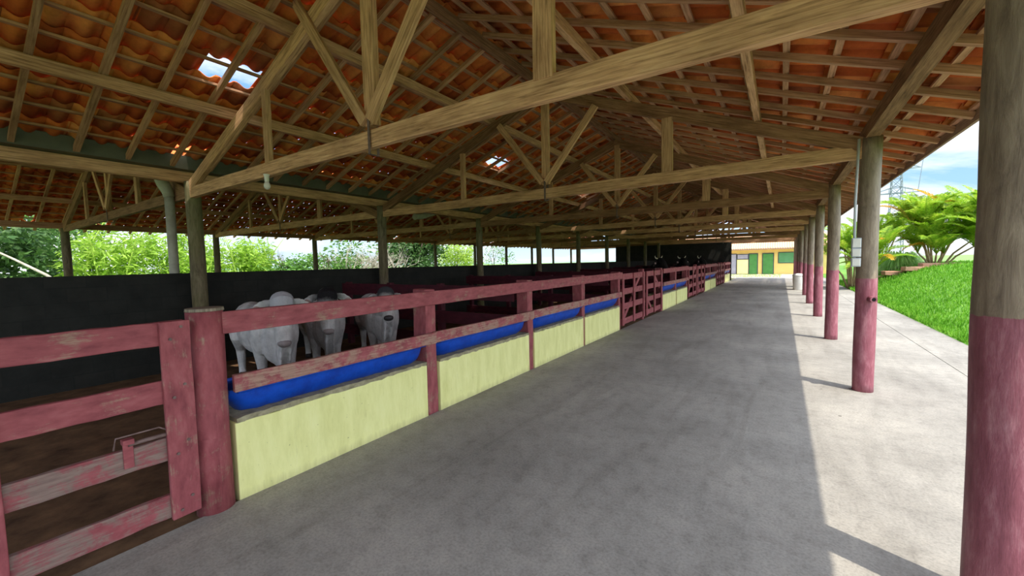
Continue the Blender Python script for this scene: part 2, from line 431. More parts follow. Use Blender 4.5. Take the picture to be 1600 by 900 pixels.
sc.view_settings.view_transform = 'Standard'; sc.view_settings.look = 'None'
sc.view_settings.exposure = 0.68; sc.view_settings.gamma = 1; sc.view_settings.use_curve_mapping = False
sc.cycles.max_bounces = 12; sc.cycles.diffuse_bounces = 8; sc.cycles.use_denoising = True

# ------------------------------------------------------------------ main dimensions
XR, XM, XO = .835, -7.75, -16.75          # column rows: right, middle, outer left
RID1, RID2 = -3.48, -12.3                 # ridges
ZR = 4.70; SL = .375                      # rafter underside at the ridge, slope
Y0, Y1 = -4.0, 37.0
TY = [2.58 + 3.65 * k for k in range(10)] # truss / column lines

# ------------------------------------------------------------------ ground and floors (setting)
def slab(name, x0, x1, y0, y1, z, mat, t=.1, label=None, cat=None, nx=1, ny=1):
    mb = MB(); mb.box(((x0 + x1) / 2, (y0 + y1) / 2, z - t / 2), (x1 - x0, y1 - y0, t))
    o = mb.build(name, mat); tag(o, label, cat, kind='structure'); return o
slab('floor', -3.09, 2.04, -6, 38.2, 0, M['concrete'], .12, 'worn grey concrete aisle floor running between the fence and the columns', 'floor')
slab('floor_apron', 2.055, 2.74, -6, 38.2, -.004, M['concrete'], .12, 'narrow concrete apron strip beyond the drain joint, beside the lawn', 'floor')
slab('floor_pen', -8.06, -3.095, -6, 33.1, -.012, M['dirt'], .12, 'dark brown dirt floor of the cattle pens', 'floor')
slab('floor_nave', -17.6, -8.2, -6, 37, -.03, M['dirt'], .1, 'dirt floor of the second nave behind the dark wall', 'floor')
slab('floor_yard', -14, 6, 38.2, 70, -.03, M['cream_ground'], .1, 'pale sunlit yard in front of the yellow building', 'floor')

# big field
mb = MB(); mb.box((0, 150, -.3), (1400, 1400, .3)); tag(mb.build('ground', M['field']), 'green field stretching away around the shed', 'ground', kind='structure')

# lawn bank at the right
def lawn_h(x, y):
    t = max(0.0, min(1.0, (x - 2.72) / 3.6)); s_ = t * t * (3 - 2 * t) * .45 + t * .55
    fade = max(0, min(1, (46 - y) / 14))
    return 1.12 * s_ * fade + .05 * mnoise.noise(Vector((x * .5, y * .5, 3.1))) * min(1, (x - 2.7) * 2)
gx = np.concatenate([np.linspace(2.74, 7, 32), np.linspace(7.4, 60, 36)]); gy = np.linspace(-12, 90, 150)
vv = [(x, y, lawn_h(x, y) - .01) for x in gx for y in gy]; n2 = len(gy)
ff = np.array([(i * n2 + j, (i + 1) * n2 + j, (i + 1) * n2 + j + 1, i * n2 + j + 1) for i in range(len(gx) - 1) for j in range(n2 - 1)])
tag(raw('lawn', np.array(vv), ff, M['lawn'], smooth=True), 'green lawn bank rising beside the concrete apron', 'lawn', kind='structure')
# grass blades
NB = 34000
bx = 2.76 + rng.random(NB) ** 1.6 * 6.5; by = 5 + rng.random(NB) * 27
bz = np.array([lawn_h(a, b) for a, b in zip(bx, by)]) - .015
an = rng.random(NB) * 2 * PI; hh = .05 + rng.random(NB) * .09; ww = .006 + rng.random(NB) * .006
ww *= 1 + (by - 5) / 18
lean = (rng.random((NB, 2)) - .5) * .09
P = np.zeros((NB, 4, 3)); dx = np.cos(an) * ww; dy = np.sin(an) * ww
P[:, 0] = np.stack([bx - dx, by - dy, bz], 1); P[:, 1] = np.stack([bx + dx, by + dy, bz], 1)
P[:, 2] = np.stack([bx + lean[:, 0] + dx * .3, by + lean[:, 1] + dy * .3, bz + hh], 1); P[:, 3] = np.stack([bx + lean[:, 0] - dx * .3, by + lean[:, 1] - dy * .3, bz + hh], 1)
tag(raw('lawn_grass', P.reshape(-1, 3), np.arange(NB * 4).reshape(-1, 4), M['blade']), 'bright green grass blades covering the lawn bank', 'grass', kind='stuff')

# ------------------------------------------------------------------ walls (setting)
def wall(name, p0, p1, h, t, mat, label, caps=True):
    mb = MB(); p0 = Vector(p0); p1 = Vector(p1); d = (p1 - p0).normalized(); nn = Vector((d.y, -d.x, 0)); L = (p1 - p0).length
    a = [p0 + nn * t / 2, p1 + nn * t / 2, p1 - nn * t / 2, p0 - nn * t / 2]
    lo = [mb.add(q) for q in a]; hi = [mb.add(q + Vector((0, 0, h))) for q in a]
    for i, l in ((0, L), (1, t), (2, L), (3, t)):
        j = (i + 1) % 4; mb.face((lo[i], lo[j], hi[j], hi[i]), [(0, 0), (l, 0), (l, h), (0, h)])
    mb.face(hi, [(0, 0), (L, 0), (L, t), (0, t)]); mb.face(lo[::-1])
    return tag(mb.build(name, mat), label, 'wall', kind='structure')
wall('wall_left', (-8.1, -5, -.02), (-8.1, 33.2, -.02), 1.56, .14, M['block'], 'long low dark block wall behind the cattle pens')
wall('wall_end', (-11.6, 33.3, -.02), (-3.02, 33.3, -.02), 2.9, .14, M['block'], 'tall dark end wall closing off the far pens')

# ------------------------------------------------------------------ roofs
def tile_surface(parent, xr, sgn, zr, L, holes, prob):
    """wavy courses of clay tiles; s runs down the slope from the ridge"""
    g = .385; nc = int(math.ceil(L / g)); per = .21; ns = 10
    ca = 1 / math.sqrt(1 + SL * SL); sa = SL * ca
    ncol = int((Y1 - Y0) / per)
    u = np.linspace(-.09, 1.09, ns + 1); c = np.cos(2 * PI * u); prof = .029 * np.sign(c) * np.abs(c) ** .7
    Vs = []; Fs = []; UV = []; base = 0
    for i in range(-1, nc):
        s0 = max(i * g + .16, -.01); s1 = min(i * g + g + .245, L + .03)
        if s1 - s0 < .08: continue
        for k in range(ncol):
            y = Y0 + k * per
            sm = (s0 + s1) / 2; xm = xr + sgn * sm * ca
            if any(a <= xm <= b and c0 <= y + per / 2 <= d for (a, b, c0, d) in holes): continue
            if prob(xm, y): continue
            jz = random.uniform(-.006, .006); jt = random.uniform(-.007, .007)
            yy = y + u * per
            for s_, off in ((s0, .0), (s1, .036)):
                nn = prof + off + jz
                ys = yy + (jt if off else 0)
                Vs.append(np.stack([np.full(ns + 1, xr + sgn * (s_ * ca)) + sgn * sa * nn, ys, zr - s_ * sa + ca * nn], 1))
            for j in range(ns):
                q = (base + j, base + j + 1, base + ns + 1 + j + 1, base + ns + 1 + j)
                Fs.append(q if sgn < 0 else q[::-1])
                w4 = [(k + .1 + .8 * j / ns, i + .1), (k + .1 + .8 * (j + 1) / ns, i + .1), (k + .1 + .8 * (j + 1) / ns, i + .9), (k + .1 + .8 * j / ns, i + .9)]
                UV.append(w4 if sgn < 0 else w4[::-1])
            base += 2 * (ns + 1)
    o = raw('tile_courses', np.concatenate(Vs), np.array(Fs), M['tile'], parent, np.array(UV), smooth=True)
    so_ = o.modifiers.new('thickness', 'SOLIDIFY'); so_.thickness = .012; so_.offset = 1
    return o

def roof(name, xr, sgn, L, label, holes=(), prob=lambda x, y: False, yoff=0.0, fascia=False):
    r = thing(name, (xr, Y0, ZR), label, 'roof', kind='structure')
    ca = 1 / math.sqrt(1 + SL * SL); sa = SL * ca
    P_ = lambda s_, y, n: Vector((xr + sgn * (s_ * ca + sa * n), y, ZR - s_ * sa + ca * n))
    nr = int((Y1 - Y0 - .3) / .5)
    for k in range(nr):
        y = Y0 + yoff + .5 * k
        mb = MB(); mb.beam(P_(.02, y, .03), P_(L, y + random.uniform(-.02, .02), .03), .055 + random.uniform(-.006, .008), .06, n=3, jit=.002, up=(0, 0, 1))
        mb.build('rafter', M['wood_rafter'], r)
    s_ = .23
    while s_ < L:
        mb = MB(); mb.beam(P_(s_, Y0, .0725), P_(s_, Y1, .0725), .055, .025, n=12, jit=.002)
        mb.build('batten', M['wood_rafter'], r); s_ += .385
    tile_surface(r, xr + sgn * sa * .12, sgn, ZR + ca * .12, L + .06, holes, prob)
    if sgn < 0:
        mb = MB(); y = Y0; q = 0
        while y < Y1:
            prof_ = [(math.cos(PI * i / 8), math.sin(PI * i / 8)) for i in range(9)]
            ids = [[mb.add((xr + rr * .21 * c_, yy_, ZR + .02 + zo + rr * .20 * s2)) for c_, s2 in prof_] for yy_, rr, zo in ((y, 1.0, .012), (y + .44, .9, 0), (y + .44, .82, -.006), (y, .92, 0.0))]
            for a_, b_ in ((0, 1), (1, 2), (2, 3), (3, 0)):
                for i in range(8): mb.face((ids[a_][i], ids[b_][i], ids[b_][i + 1], ids[a_][i + 1]), [(q + .2, 90.2), (q + .8, 90.2), (q + .8, 90.8), (q + .2, 90.8)])
            y += .385; q += 1
        mb.build('ridge_tiles', M['tile'], r)
    if fascia:
        mb = MB(); a = P_(L + .01, Y0, .045); b = P_(L + .01, Y1, .045); mb.beam(a, b, .025, .14, n=16, jit=.002)
        mb.build('fascia_board', M['fascia'], r)
    return r
ca_ = 1 / math.sqrt(1 + SL * SL)
holesL = [(-5.76, -5.52, 2.08, 2.78), (-5.76, -5.52, 7.66, 8.3), (-3.86, -3.5, 4.6, 4.75), (-5.76, -5.52, 13.0, 13.6), (-5.2, -4.9, 16.7, 17.1), (-5.6, -5.2, 21.8, 22.4), (-4.9, -4.6, 27, 27.5), (-7.8, -7.4, 2.3, 2.5)]
roof('roof_slope_middle', RID1, -1, (RID1 + 7.62) / ca_, 'orange clay tile roof slope over the cattle pens, with bright missing tiles', holesL, yoff=.32)
roof('roof_slope_aisle', RID1, 1, (1.455 - RID1) / ca_, 'orange clay tile roof slope over the aisle, ending at the sunny eave',
     [], lambda x, y: y > 28.6 and x > -3.3 and random.random() < .42, yoff=.10, fascia=True)
roof('roof_slope_valley', RID2, 1, (-8.15 - RID2) / ca_, 'clay tile slope of the second nave falling to the valley gutter', yoff=.2)
roof('roof_slope_outer', RID2, -1, (RID2 + 17.45) / ca_, 'clay tile slope of the second nave falling to the far outer eave',
     [], lambda x, y: (y > 29 and random.random() < .16) or (x < -16.9 and random.random() < .12), yoff=.1)

# ------------------------------------------------------------------ long beams: purlins, ridges, plates
def long_beam(name, x, z, w_, h, label, mat, group, y0=Y0, y1=Y1, jit=.004):
    o = MB(); o.beam((x, y0, z + h / 2), (x, y1, z + h / 2), w_, h, n=22, jit=jit)
    return tag(o.build(name, mat), label, 'beam', group)
CH = lambda x, xr: 4.40 - .38 * abs(x - xr)     # underside of the truss top chord
PG = 'long roof beams'
for x, lab in ((-4.55, 'long roof purlin over the pens, nearer the ridge of the main roof'),
               (-6.1, 'long roof purlin over the pens, nearer the valley gutter'),
               (-1.94, 'long roof purlin over the aisle, nearer the ridge'),
               (-.29, 'long roof purlin over the aisle, nearer the columns')):
    long_beam('purlin', x, CH(x, RID1) + .165, .07, .125, lab, M['wood'], PG)
for x, lab in ((-11.0, 'long purlin of the second nave just behind the valley'),
               (-9.5, 'long purlin of the second nave beside the valley gutter'),
               (-13.9, 'long purlin on the outer slope of the second nave, nearer its ridge'),
               (-15.45, 'long purlin on the outer slope of the second nave, nearer the outer posts')):
    long_beam('purlin', x, CH(x, RID2) + .165, .07, .125, lab, M['wood_rafter'], PG)
long_beam('ridge_beam', RID1, 4.57, .08, .125, 'dark ridge beam along the peak of the main roof', M['wood_dark'], PG)
long_beam('ridge_beam', RID2, 4.57, .08, .125, 'ridge beam along the peak of the second nave', M['wood_dark'], PG)
long_beam('wall_plate', XR, 2.935, .12, .15, 'heavy plate beam lying on the aisle columns under the eave', M['wood_dark'], PG)
long_beam('wall_plate', XM - .1, 2.965, .10, .16, 'olive brown plate beam on the middle posts under the valley gutter', M['wood'], PG)
long_beam('wall_plate', XO, 2.80, .10, .16, 'plate beam on the outer posts of the second nave', M['wood_rafter'], PG)

# valley gutter
mb = MB()
prof = [(-8.22, 3.32), (-8.18, 3.15), (-7.64, 3.15), (-7.58, 3.32), (-7.565, 3.32), (-7.625, 3.135), (-8.195, 3.135), (-8.235, 3.32)]
ny = 20; ids = [[mb.add((x, Y0 + (Y1 - Y0) * j / ny, z + random.uniform(-.006, .006))) for x, z in prof] for j in range(ny + 1)]
for j in range(ny):
    for i in range(len(prof)):
        i2 = (i + 1) % len(prof); mb.face((ids[j][i], ids[j][i2], ids[j + 1][i2], ids[j + 1][i]))
tag(mb.build('valley_gutter', M['gutter']), 'dull green grey metal gutter in the valley between the two roofs', 'gutter')

# ------------------------------------------------------------------ trusses
def truss(name, y, xl, xr, xc, label, group, front=False, side=0):
    t = thing(name, ((xl + xr) / 2, y, 2.71), label, 'truss', group)
    y += 0
    wood_ = M['wood'] if (front or random.random() < .6) else M['wood_dark']
    mb = MB(); mb.beam((xl, y, 2.795), (xr, y, 2.795), .075, .165, n=14, jit=.005, bow=random.uniform(-.015, .02)); mb.build('tie_beam', wood_, t, .006)
    for (xe, s_) in ((xl, -1), (xr, 1)):
        xe2 = xe - s_ * .02
        z1 = CH(xe2, xc) + .082; z0 = CH(xc, xc) + .082
        mb = MB(); mb.beam((xc, y, z0), (xe2, y, z1), .075, .165, n=8, jit=.004)
        mb.build('top_chord', M['wood_dark'] if not (front and s_ < 0) else M['wood'], t, .006)
    kx = xc + .08 if not front else -3.28
    mb = MB(); mb.beam((kx, y, 2.93), (kx, y, CH(kx, xc) + .05), .15 if front else .13, .075, n=4, jit=.003, up=(0, 1, 0)); mb.build('king_post', M['wood'], t, .005)
    for s_ in (-1, 1):
        if front:
            x2, z2 = (-4.42, 4.46) if s_ < 0 else (-2.42, 3.95)
        else:
            x2 = kx + s_ * .93; z2 = CH(x2, xc) + .02
        a = Vector((kx + s_ * .04, y - .06, 2.96)); b = Vector((x2, y - .06, z2))
        mb = MB(); mb.beam(a, b, .045, .11 if not (front and s_ > 0) else .14, n=4, jit=.003); mb.build('brace', M['wood'], t, .005)
    for xs in ((xc + 2.08), (xc - 1.76)):
        z2 = CH(xs, xc) + .02
        mb = MB(); mb.beam((xs, y - .015, 2.868), (xs, y - .015, z2), .15 if xs > xc else .10, .06, n=3, jit=.003, up=(0, 1, 0)); mb.build('strut', M['wood'], t, .005)
    mb = MB(); mb.beam((kx, y - .052, 2.66), (kx, y - .052, 3.03), .03, .008, up=(0, 1, 0)); mb.beam((kx, y + .05, 2.66), (kx, y + .05, 3.03), .03, .008, up=(0, 1, 0)); mb.beam((kx, y - .05, 2.66), (kx, y + .05, 2.66), .03, .008)
    mb.build('strap', M['steel'], t)
    return t
MT = ['large roof truss nearest the camera, its pale tie beam crossing the picture']
for k, y in enumerate(TY):
    lab = MT[0] if k == 0 else f'{ORD[k]} timber roof truss of the main roof, counting from the near one'
    truss('roof_truss', y, XM + .06, XR - .06, RID1, lab, 'trusses of the main roof', k == 0)
for k, y in enumerate(TY):
    lab = f'{ORD[k]} roof truss of the second nave beyond the dark wall, counting from the near'
    truss('roof_truss', y, XO + .06, XM - .08, RID2, lab, 'trusses of the second nave')

# ------------------------------------------------------------------ columns and posts
def log_post(name, x, y, r, h, mat, label, group, lean=(0, 0), seg=20, z0=-.02):
    t = thing(name, (x, y, 0), label, 'column', group)
    mb = MB(); n = 26
    pts = []; rr = []
    ox, oy = random.random() * 50, random.random() * 50
    for i in range(n):
        f = i / (n - 1); z = z0 + (h - z0) * f
        pts.append((x + lean[0] * f + .012 * mnoise.noise(Vector((ox, 0, z * .8))), y + lean[1] * f + .012 * mnoise.noise(Vector((oy, 5, z * .8))), z))
        rr.append(r * (1.04 - .06 * f) * (1 + .05 * mnoise.noise(Vector((ox, oy, z * 1.6)))))
    mb.tube(pts, rr, seg, rough=.06)
    mb.build('log', mat, t); return t
for k, y in enumerate(TY):
    if k == 0: lab = 'massive round wooden column nearest the camera, maroon painted below, cut by the frame'
    elif k == 1: lab = 'round wooden column carrying electrical boxes and a pipe stub, maroon painted below'
    else: lab = f'{ORD[k]} round column with maroon painted base along the sunlit aisle edge, counting from near'
    t = log_post('wooden_column', XR + (-.008 if k == 0 else random.uniform(-.012, .012)), y, .098 if k else .118, 2.95, M['column'], lab, 'columns along the sunlit aisle edge', (random.uniform(-.015, .015), 0), 28 if k < 2 else 18)
    if k == 1:
        mb = MB(); mb.tube([(.862, y - .085, 1.10), (.882, y - .165, 1.10)], [.036, .034], 16); mb.build('pipe_stub', M['column'], t)
        mb = MB(); mb.tube([(.8815, y - .1645, 1.10), (.8825, y - .168, 1.10)], [.02, .02], 14); mb.build('bore_disc', M['hole'], t)  # solid dark disc, shade of the bore put into its colour
for k, y in enumerate(TY):
    log_post('wooden_post', XM, y + (0 if k else .03), .1 if k else .105, 2.97, M['log'], f'{ORD[k]} bare round post along the pen side of the low dark wall, counting from near', 'posts along the low dark wall')
for k, y in enumerate(TY):
    log_post('wooden_post', XO, y, .095, 2.82, M['log'], f'{ORD[k]} bare round post under the outer eave of the second nave, counting from near', 'posts under the outer eave', seg=12)

# downpipe by the first middle post, outlet stub further along, conduit and boxes, bulb
dp = thing('downpipe', (-8.3, 2.47, 0), 'pale grey green downpipe with flared top standing beside the first middle post', 'pipe')
mb = MB(); mb.tube([(-8.3, 2.47, -.02), (-8.3, 2.47, 1.5), (-8.3, 2.47, 2.82)], .066, 16); mb.build('pipe', M['pipe'], dp)
mb = MB(); mb.tube([(-8.3, 2.47, 2.78), (-8.3, 2.455, 2.86), (-8.28, 2.40, 2.97), (-8.24, 2.33, 3.14)], [.074, .078, .088, .085], 16); mb.build('elbow', M['pipe'], dp)
mb = MB(); mb.tube([(-8.0, 8.2, 3.02), (-7.80, 7.6, 2.86), (-7.68, 7.2, 2.80)], .07, 16); mb.tube([(-7.683, 7.21, 2.801), (-7.68, 7.195, 2.80)], [.078, .078], 16)
tag(mb.build('gutter_outlet', M['pipe']), 'short pale pipe stub poking out below the valley plate beam beyond the second post', 'pipe')
mb = MB(); mb.tube([(.705, 6.14, 1.48), (.70, 6.14, 2.2), (.715, 6.14, 2.93)], .014, 10)
tag(mb.build('conduit_pipe', M['grey_plastic']), 'thin grey conduit running up the second column above the electrical boxes', 'pipe')
for z, hgt, lab in ((1.745, .115, 'uppermost of the three grey electrical boxes on the second column'), (1.635, .10, 'middle one of the three grey electrical boxes on the second column'), (1.525, .10, 'lowest of the three grey electrical boxes on the second column')):
    b_ = thing('electrical_box', (.715, 6.06, z - hgt / 2), lab, 'electrical box', 'electrical boxes on the second column')
    mb = MB(); mb.box((.712, 6.07, z), (.085, .055, hgt)); mb.build('body', M['grey_plastic'], b_, .006)
    mb = MB(); mb.box((.712, 6.04, z), (.07, .008, hgt - .02)); mb.build('lid', M['white_plastic'], b_, .003)
lb = thing('light_bulb', (-5.19, 2.5, 2.66), 'white bulb in a lamp holder hanging under the nearest tie beam', 'light bulb')
mb = MB(); mb.lathe((-5.19, 2.5, 2.63), [(.022, 0), (.026, .02), (.026, .07), (.035, .085), (.035, .095)], 16); mb.build('lamp_holder', M['white_plastic'], lb)
mb = MB(); mb.lathe((-5.19, 2.5, 2.545), [(.008, 0), (.026, .01), (.037, .035), (.034, .06), (.022, .088)], 18); mb.build('bulb', M['white_plastic'], lb)
# ------------------------------------------------------------------ fences, plinths and troughs
FX = -3.055   # front face of the rails
def plinth(y0, y1, h, label):
    t = thing('trough_plinth', (-3.28, (y0 + y1) / 2, 0), label, 'plinth', 'yellow plinths under the feed troughs')
    n = max(4, int((y1 - y0) / .12)); mb = MB()
    for (z0, z1, m_, ex) in ((-.02, h, 0, 0.0),):
        rows = []
        for j in range(n + 1):
            y = y0 + (y1 - y0) * j / n
            rows.append([mb.add((-3.085 + random.uniform(-.003, .003), y, z0)), mb.add((-3.085 + random.uniform(-.004, .004), y, h + random.uniform(-.012, .01))), mb.add((-3.52, y, h)), mb.add((-3.52, y, z0))])
        for j in range(n):
            a, b = rows[j], rows[j + 1]
            for i in range(4):
                i2 = (i + 1) % 4; mb.face((a[i], b[i], b[i2], a[i2]))
        mb.face(rows[0]); mb.face(rows[-1][::-1])
    mb.build('wall_block', M['yellow'], t, .006)
    mb = MB(); mb.beam((-3.30, y0 + .005, h + .012), (-3.30, y1 - .005, h + .012), .44, .035, n=n * 2, jit=.007); mb.build('mortar_ledge', M['ledge'], t)
    return t
def trough(y0, y1, label, r=.19):
    """half barrel trough with rounded ends, axis along Y"""
    t = thing('feed_trough', (-3.33, (y0 + y1) / 2, .57), label, 'feed trough', 'blue plastic feed troughs')
    mb = MB(); zc = .735; seg = 16; ny = 22; xc = -3.285
    def shell(rr, inset):
        rings = []
        L0, L1 = y0 + inset, y1 - inset
        for j in range(ny + 1):
            f = j / ny; y = L0 + (L1 - L0) * f
            d = min(y - L0, L1 - y); k = 1.0 if d > rr * .9 else math.sqrt(max(0.0, 1 - ((rr * .9 - d) / (rr * .9)) ** 2)) * .62 + .38
            k *= 1 + .02 * mnoise.noise(Vector((y * 3, inset * 50, 1)))
            rings.append([mb.add((xc + rr * (.35 + .65 * k) * math.cos(PI + PI * i / seg), y, zc + .02 + (rr + .02) * k * math.sin(PI + PI * i / seg))) for i in range(seg + 1)])
        for j in range(ny):
            for i in range(seg):
                q = (rings[j][i], rings[j][i + 1], rings[j + 1][i + 1], rings[j + 1][i])
                mb.face(q if inset == 0 else q[::-1], None, 0, True)
        return rings
    # ends need denser sampling: warp the sampling towards the ends
    A = shell(r, 0.0); B = shell(r - .014, .014)
    for ra, rb in ((A[0], B[0]), (A[-1], B[-1])):
        for i in range(seg): mb.face((ra[i], ra[i + 1], rb[i + 1], rb[i]))
    for j in range(ny):
        for i in (0, seg): mb.face((A[j][i], A[j + 1][i], B[j + 1][i], B[j][i]))
    mb.face([A[0][i] for i in range(seg + 1)][::-1]); mb.face([A[-1][i] for i in range(seg + 1)])
    mb.build('tub', M['blue'], t)
    mb = MB(); mb.tube([(xc + r - .002, y0 + .02, zc + .02), (xc + r - .002, y1 - .02, zc + .02)], .016, 8); mb.tube([(xc - r + .002, y0 + .02, zc + .02), (xc - r + .002, y1 - .02, zc + .02)], .016, 8)
    mb.build('rim', M['blue'], t)
    return t

def fence(ys, label, lower_from=0, ht=1.315, bare=False):
    t = thing('pen_fence', (-3.15, (ys[0] + ys[-1]) / 2, 0), label, 'fence', 'maroon rail fences along the pens')
    for i, y in enumerate(ys):
        if i == 0 and not bare: continue
        mb = MB(); mb.beam((-3.20, y, -.03), (-3.20, y, ht + .025), .15, .19, n=5, jit=.006, up=(1, 0, 0)); mb.build('post', M['fence'], t, .01)
    mb = MB(); mb.beam((FX - .02, ys[0] + .06, 1.243), (FX - .02, ys[-1] + .08, 1.243 + .01), .042, .146, n=int((ys[-1] - ys[0]) * 5), jit=.003, bow=.0); mb.build('top_rail', M['fence'], t, .006)
    for i in range(len(ys) - 1):
        a, b = ys[i] + (.11 if i == 0 else .02), ys[i + 1] + .03
        mb = MB(); mb.beam((FX - .02, a, .825 + random.uniform(-.006, .006)), (FX - .02, b, .825 + random.uniform(-.008, .008)), .042, .12, n=10, jit=.003); mb.build('lower_rail', M['fence_worn'], t, .006)
    return t
gp = thing('gate_post', (-3.14, 1.075, 0), 'stout round maroon gate post with flat pale top between near gate and trough', 'post')
mb = MB(); mb.tube([(-3.145, 1.07, -.03), (-3.145, 1.07, .5), (-3.14, 1.075, 1.0), (-3.14, 1.075, 1.33)], [.106, .103, .10, .102], 24, rough=.05); mb.build('post_body', M['fence'], gp)
mb = MB(); mb.tube([(-3.14, 1.075, 1.328), (-3.14, 1.075, 1.348)], [.106, .103], 24, rough=.05); mb.build('post_top', M['wood_grey'], gp)

run1 = [1.08, 3.085, 5.14, 7.085, 9.14]
fence(run1, 'long maroon rail fence above the four nearest feed troughs, starting at the round gate post')
secs = [(1.19, 2.985), (3.175, 5.06), (5.215, 7.035), (7.13, 9.09)]
TL = ['nearest', 'second', 'third', 'fourth']
for i, (a, b) in enumerate(secs):
    plinth(a, b, .55 if i == 0 else .54, f'{TL[i]} pale yellow plinth from the round gate post, under the {TL[i]} blue trough')
    trough(a + .01, b + (-.02 if i else .02), f'{TL[i]} blue feed trough from the round gate post, behind the lower fence rail')
runs = [(13.1, 15.15, 17.2), (21.5, 23.5, 25.6), (29.7, 31.5, 33.15)]
nm = ['just past the first pair of gates', 'past the second pair of gates', 'at the far end by the dark end wall']
for r_, where in zip(runs, nm):
    fence(r_, f'short maroon rail fence with two troughs {where}', bare=True)
    for i in range(2):
        a, b = r_[i] + .08, r_[i + 1] - .06
        plinth(a, b, .50, f'{"nearer" if i == 0 else "farther"} of the two yellow plinths {where}')
        trough(a + .02, b - .02, f'{"nearer" if i == 0 else "farther"} of the two blue troughs {where}')

# ------------------------------------------------------------------ gates
def gate(y0, y1, label, detail=False, flip=False, z0=.085, ht=1.29):
    t = thing('cattle_gate', (-3.08, (y0 + y1) / 2, z0), label, 'gate', 'maroon plank gates of the pens')
    xr_ = -3.10
    zs = [(.156, .142), (.512, .14), (.862, .142), (1.218, .142)]
    for i, (z, h) in enumerate(zs):
        mt = M['gate_worn'] if (detail and i < 2) else M['fence']
        mb = MB(); mb.beam((xr_, y0 + .02, z), (xr_, y1 - .02, z), .034, h, n=max(8, int((y1 - y0) * 12)), jit=.003); mb.build('rail', mt, t, .005)
    for y in ((y0 + .075, y1 - .075) if detail else (y0 + .06, (y0 + y1) / 2, y1 - .06)):
        mb = MB(); mb.beam((xr_ + .034, y, z0 - .01), (xr_ + .034, y, ht), .148 if detail else .12, .03, n=6, jit=.002, up=(1, 0, 0)); mb.build('stile', M['fence'], t, .005)
    if not detail:
        ym = (y0 + y1) / 2
        a, b = ((y0 + .1, ym), (ym, y1 - .1))
        if flip: a, b = (a[1], a[0]), (b[1], b[0])
        mb = MB(); mb.beam((xr_ - .03, a[0], .1), (xr_ - .03, a[1], .66), .03, .1, n=3); mb.beam((xr_ - .03, b[0], .75), (xr_ - .03, b[1], 1.27), .03, .1, n=3); mb.build('brace', M['fence'], t, .005)
    else:
        lt = MB()
        lt.box((xr_ + .022, y0 + .60, .55), (.012, .045, .15)); lt.box((xr_ + .022, y0 + .60, .63), (.05, .05, .03))
        lo = lt.build('latch_plate', M['fence'], t, .003)
        bm_ = MB(); bm_.tube([(xr_ + .025, y0 + .54, .60), (xr_ + .03, y0 + .55, .665), (xr_ + .03, y0 + .74, .665), (xr_ + .03, y0 + .80, .62)], .005, 8); bm_.tube([(xr_ + .03, y0 + .6, .612), (xr_ + .03, y0 + .86, .612)], .012, 10)
        bm_.build('latch_bolt', M['steel'], t)
        for z, _ in zs:
            for dz in (-.035, .035):
                bb = MB(); bb.tube([(xr_ + .05, y1 - .075 + dz * .8, z + dz), (xr_ + .056, y1 - .075 + dz * .8, z + dz)], .009, 8)
                bb.build('bolt', M['steel'], t)
    return t
gate(.045, .965, 'near maroon plank gate with rusty latch, beside the round gate post', True)
gs = [(9.22, 11.05, 0), (11.22, 13.0, 1), (17.28, 19.3, 0), (19.45, 21.42, 1), (25.68, 27.6, 0), (27.75, 29.62, 1)]
gw = ['first', 'second', 'third']
for i, (a, b, fl) in enumerate(gs):
    gate(a, b, f'{"nearer" if fl == 0 else "farther"} gate of the {gw[i // 2]} pair of maroon gates along the pens', False, bool(fl))
for i, y in enumerate((11.135, 19.375, 27.675)):
    mb = MB(); mb.beam((-3.18, y, -.03), (-3.18, y, 1.36), .12, .12, n=5, jit=.005, up=(1, 0, 0))
    tag(mb.build('gate_post', M['fence'], None, .01), f'square maroon post between the two gates of the {gw[i]} pair', 'post')

# pen partitions
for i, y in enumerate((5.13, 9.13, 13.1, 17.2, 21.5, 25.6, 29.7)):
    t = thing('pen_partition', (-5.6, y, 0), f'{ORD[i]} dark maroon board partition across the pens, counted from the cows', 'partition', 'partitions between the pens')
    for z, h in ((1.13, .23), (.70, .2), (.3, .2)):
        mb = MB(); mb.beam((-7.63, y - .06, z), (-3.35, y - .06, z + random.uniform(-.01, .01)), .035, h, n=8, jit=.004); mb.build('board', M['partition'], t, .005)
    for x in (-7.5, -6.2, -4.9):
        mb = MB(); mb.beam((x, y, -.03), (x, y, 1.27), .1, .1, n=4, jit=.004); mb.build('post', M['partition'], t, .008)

# ------------------------------------------------------------------ cattle
def coat(name, body, head, dark):
    t = NT(name); n = t.noise(t.co('Object'), 6, 6, .65); f = t.noise(t.co('Object', (12, 12, 3)), 5, 3)
    big = t.noise(t.co('Object', (1, 1, .7)), 2.2, 4, .6)
    c = t.ramp(n, [(.3, lin(*[int(v * .80) for v in body])), (.65, lin(*body))])
    c = t.mix(t.ramp(big, [(.42, (0, 0, 0)), (.68, (.6, .6, .6))]), c, lin(*[int(v * .66) for v in body]))
    ob = t.node('ShaderNodeTexCoord'); vm = t.node('ShaderNodeVectorMath', operation='DISTANCE'); t.link(ob.outputs['Object'], vm.inputs[0]); vm.inputs[1].default_value = head
    d = t.math('ADD', vm.outputs['Value'], t.math('MULTIPLY', t.math('SUBTRACT', n, .5), .12))
    msk = t.ramp(d, [(.13, (1, 1, 1)), (.24, (0, 0, 0))])
    c = t.mix(msk, c, lin(*dark))
    t.bump(f, .5, .02)
    return t.done(c, .85, .15)
M['eye'] = simple('dark eye', (10, 8, 8), (16, 12, 12), 4, .15, 0, .5)
M['nose'] = simple('dark nose', (36, 34, 36), (60, 56, 58), 9, .4, .1, .4)
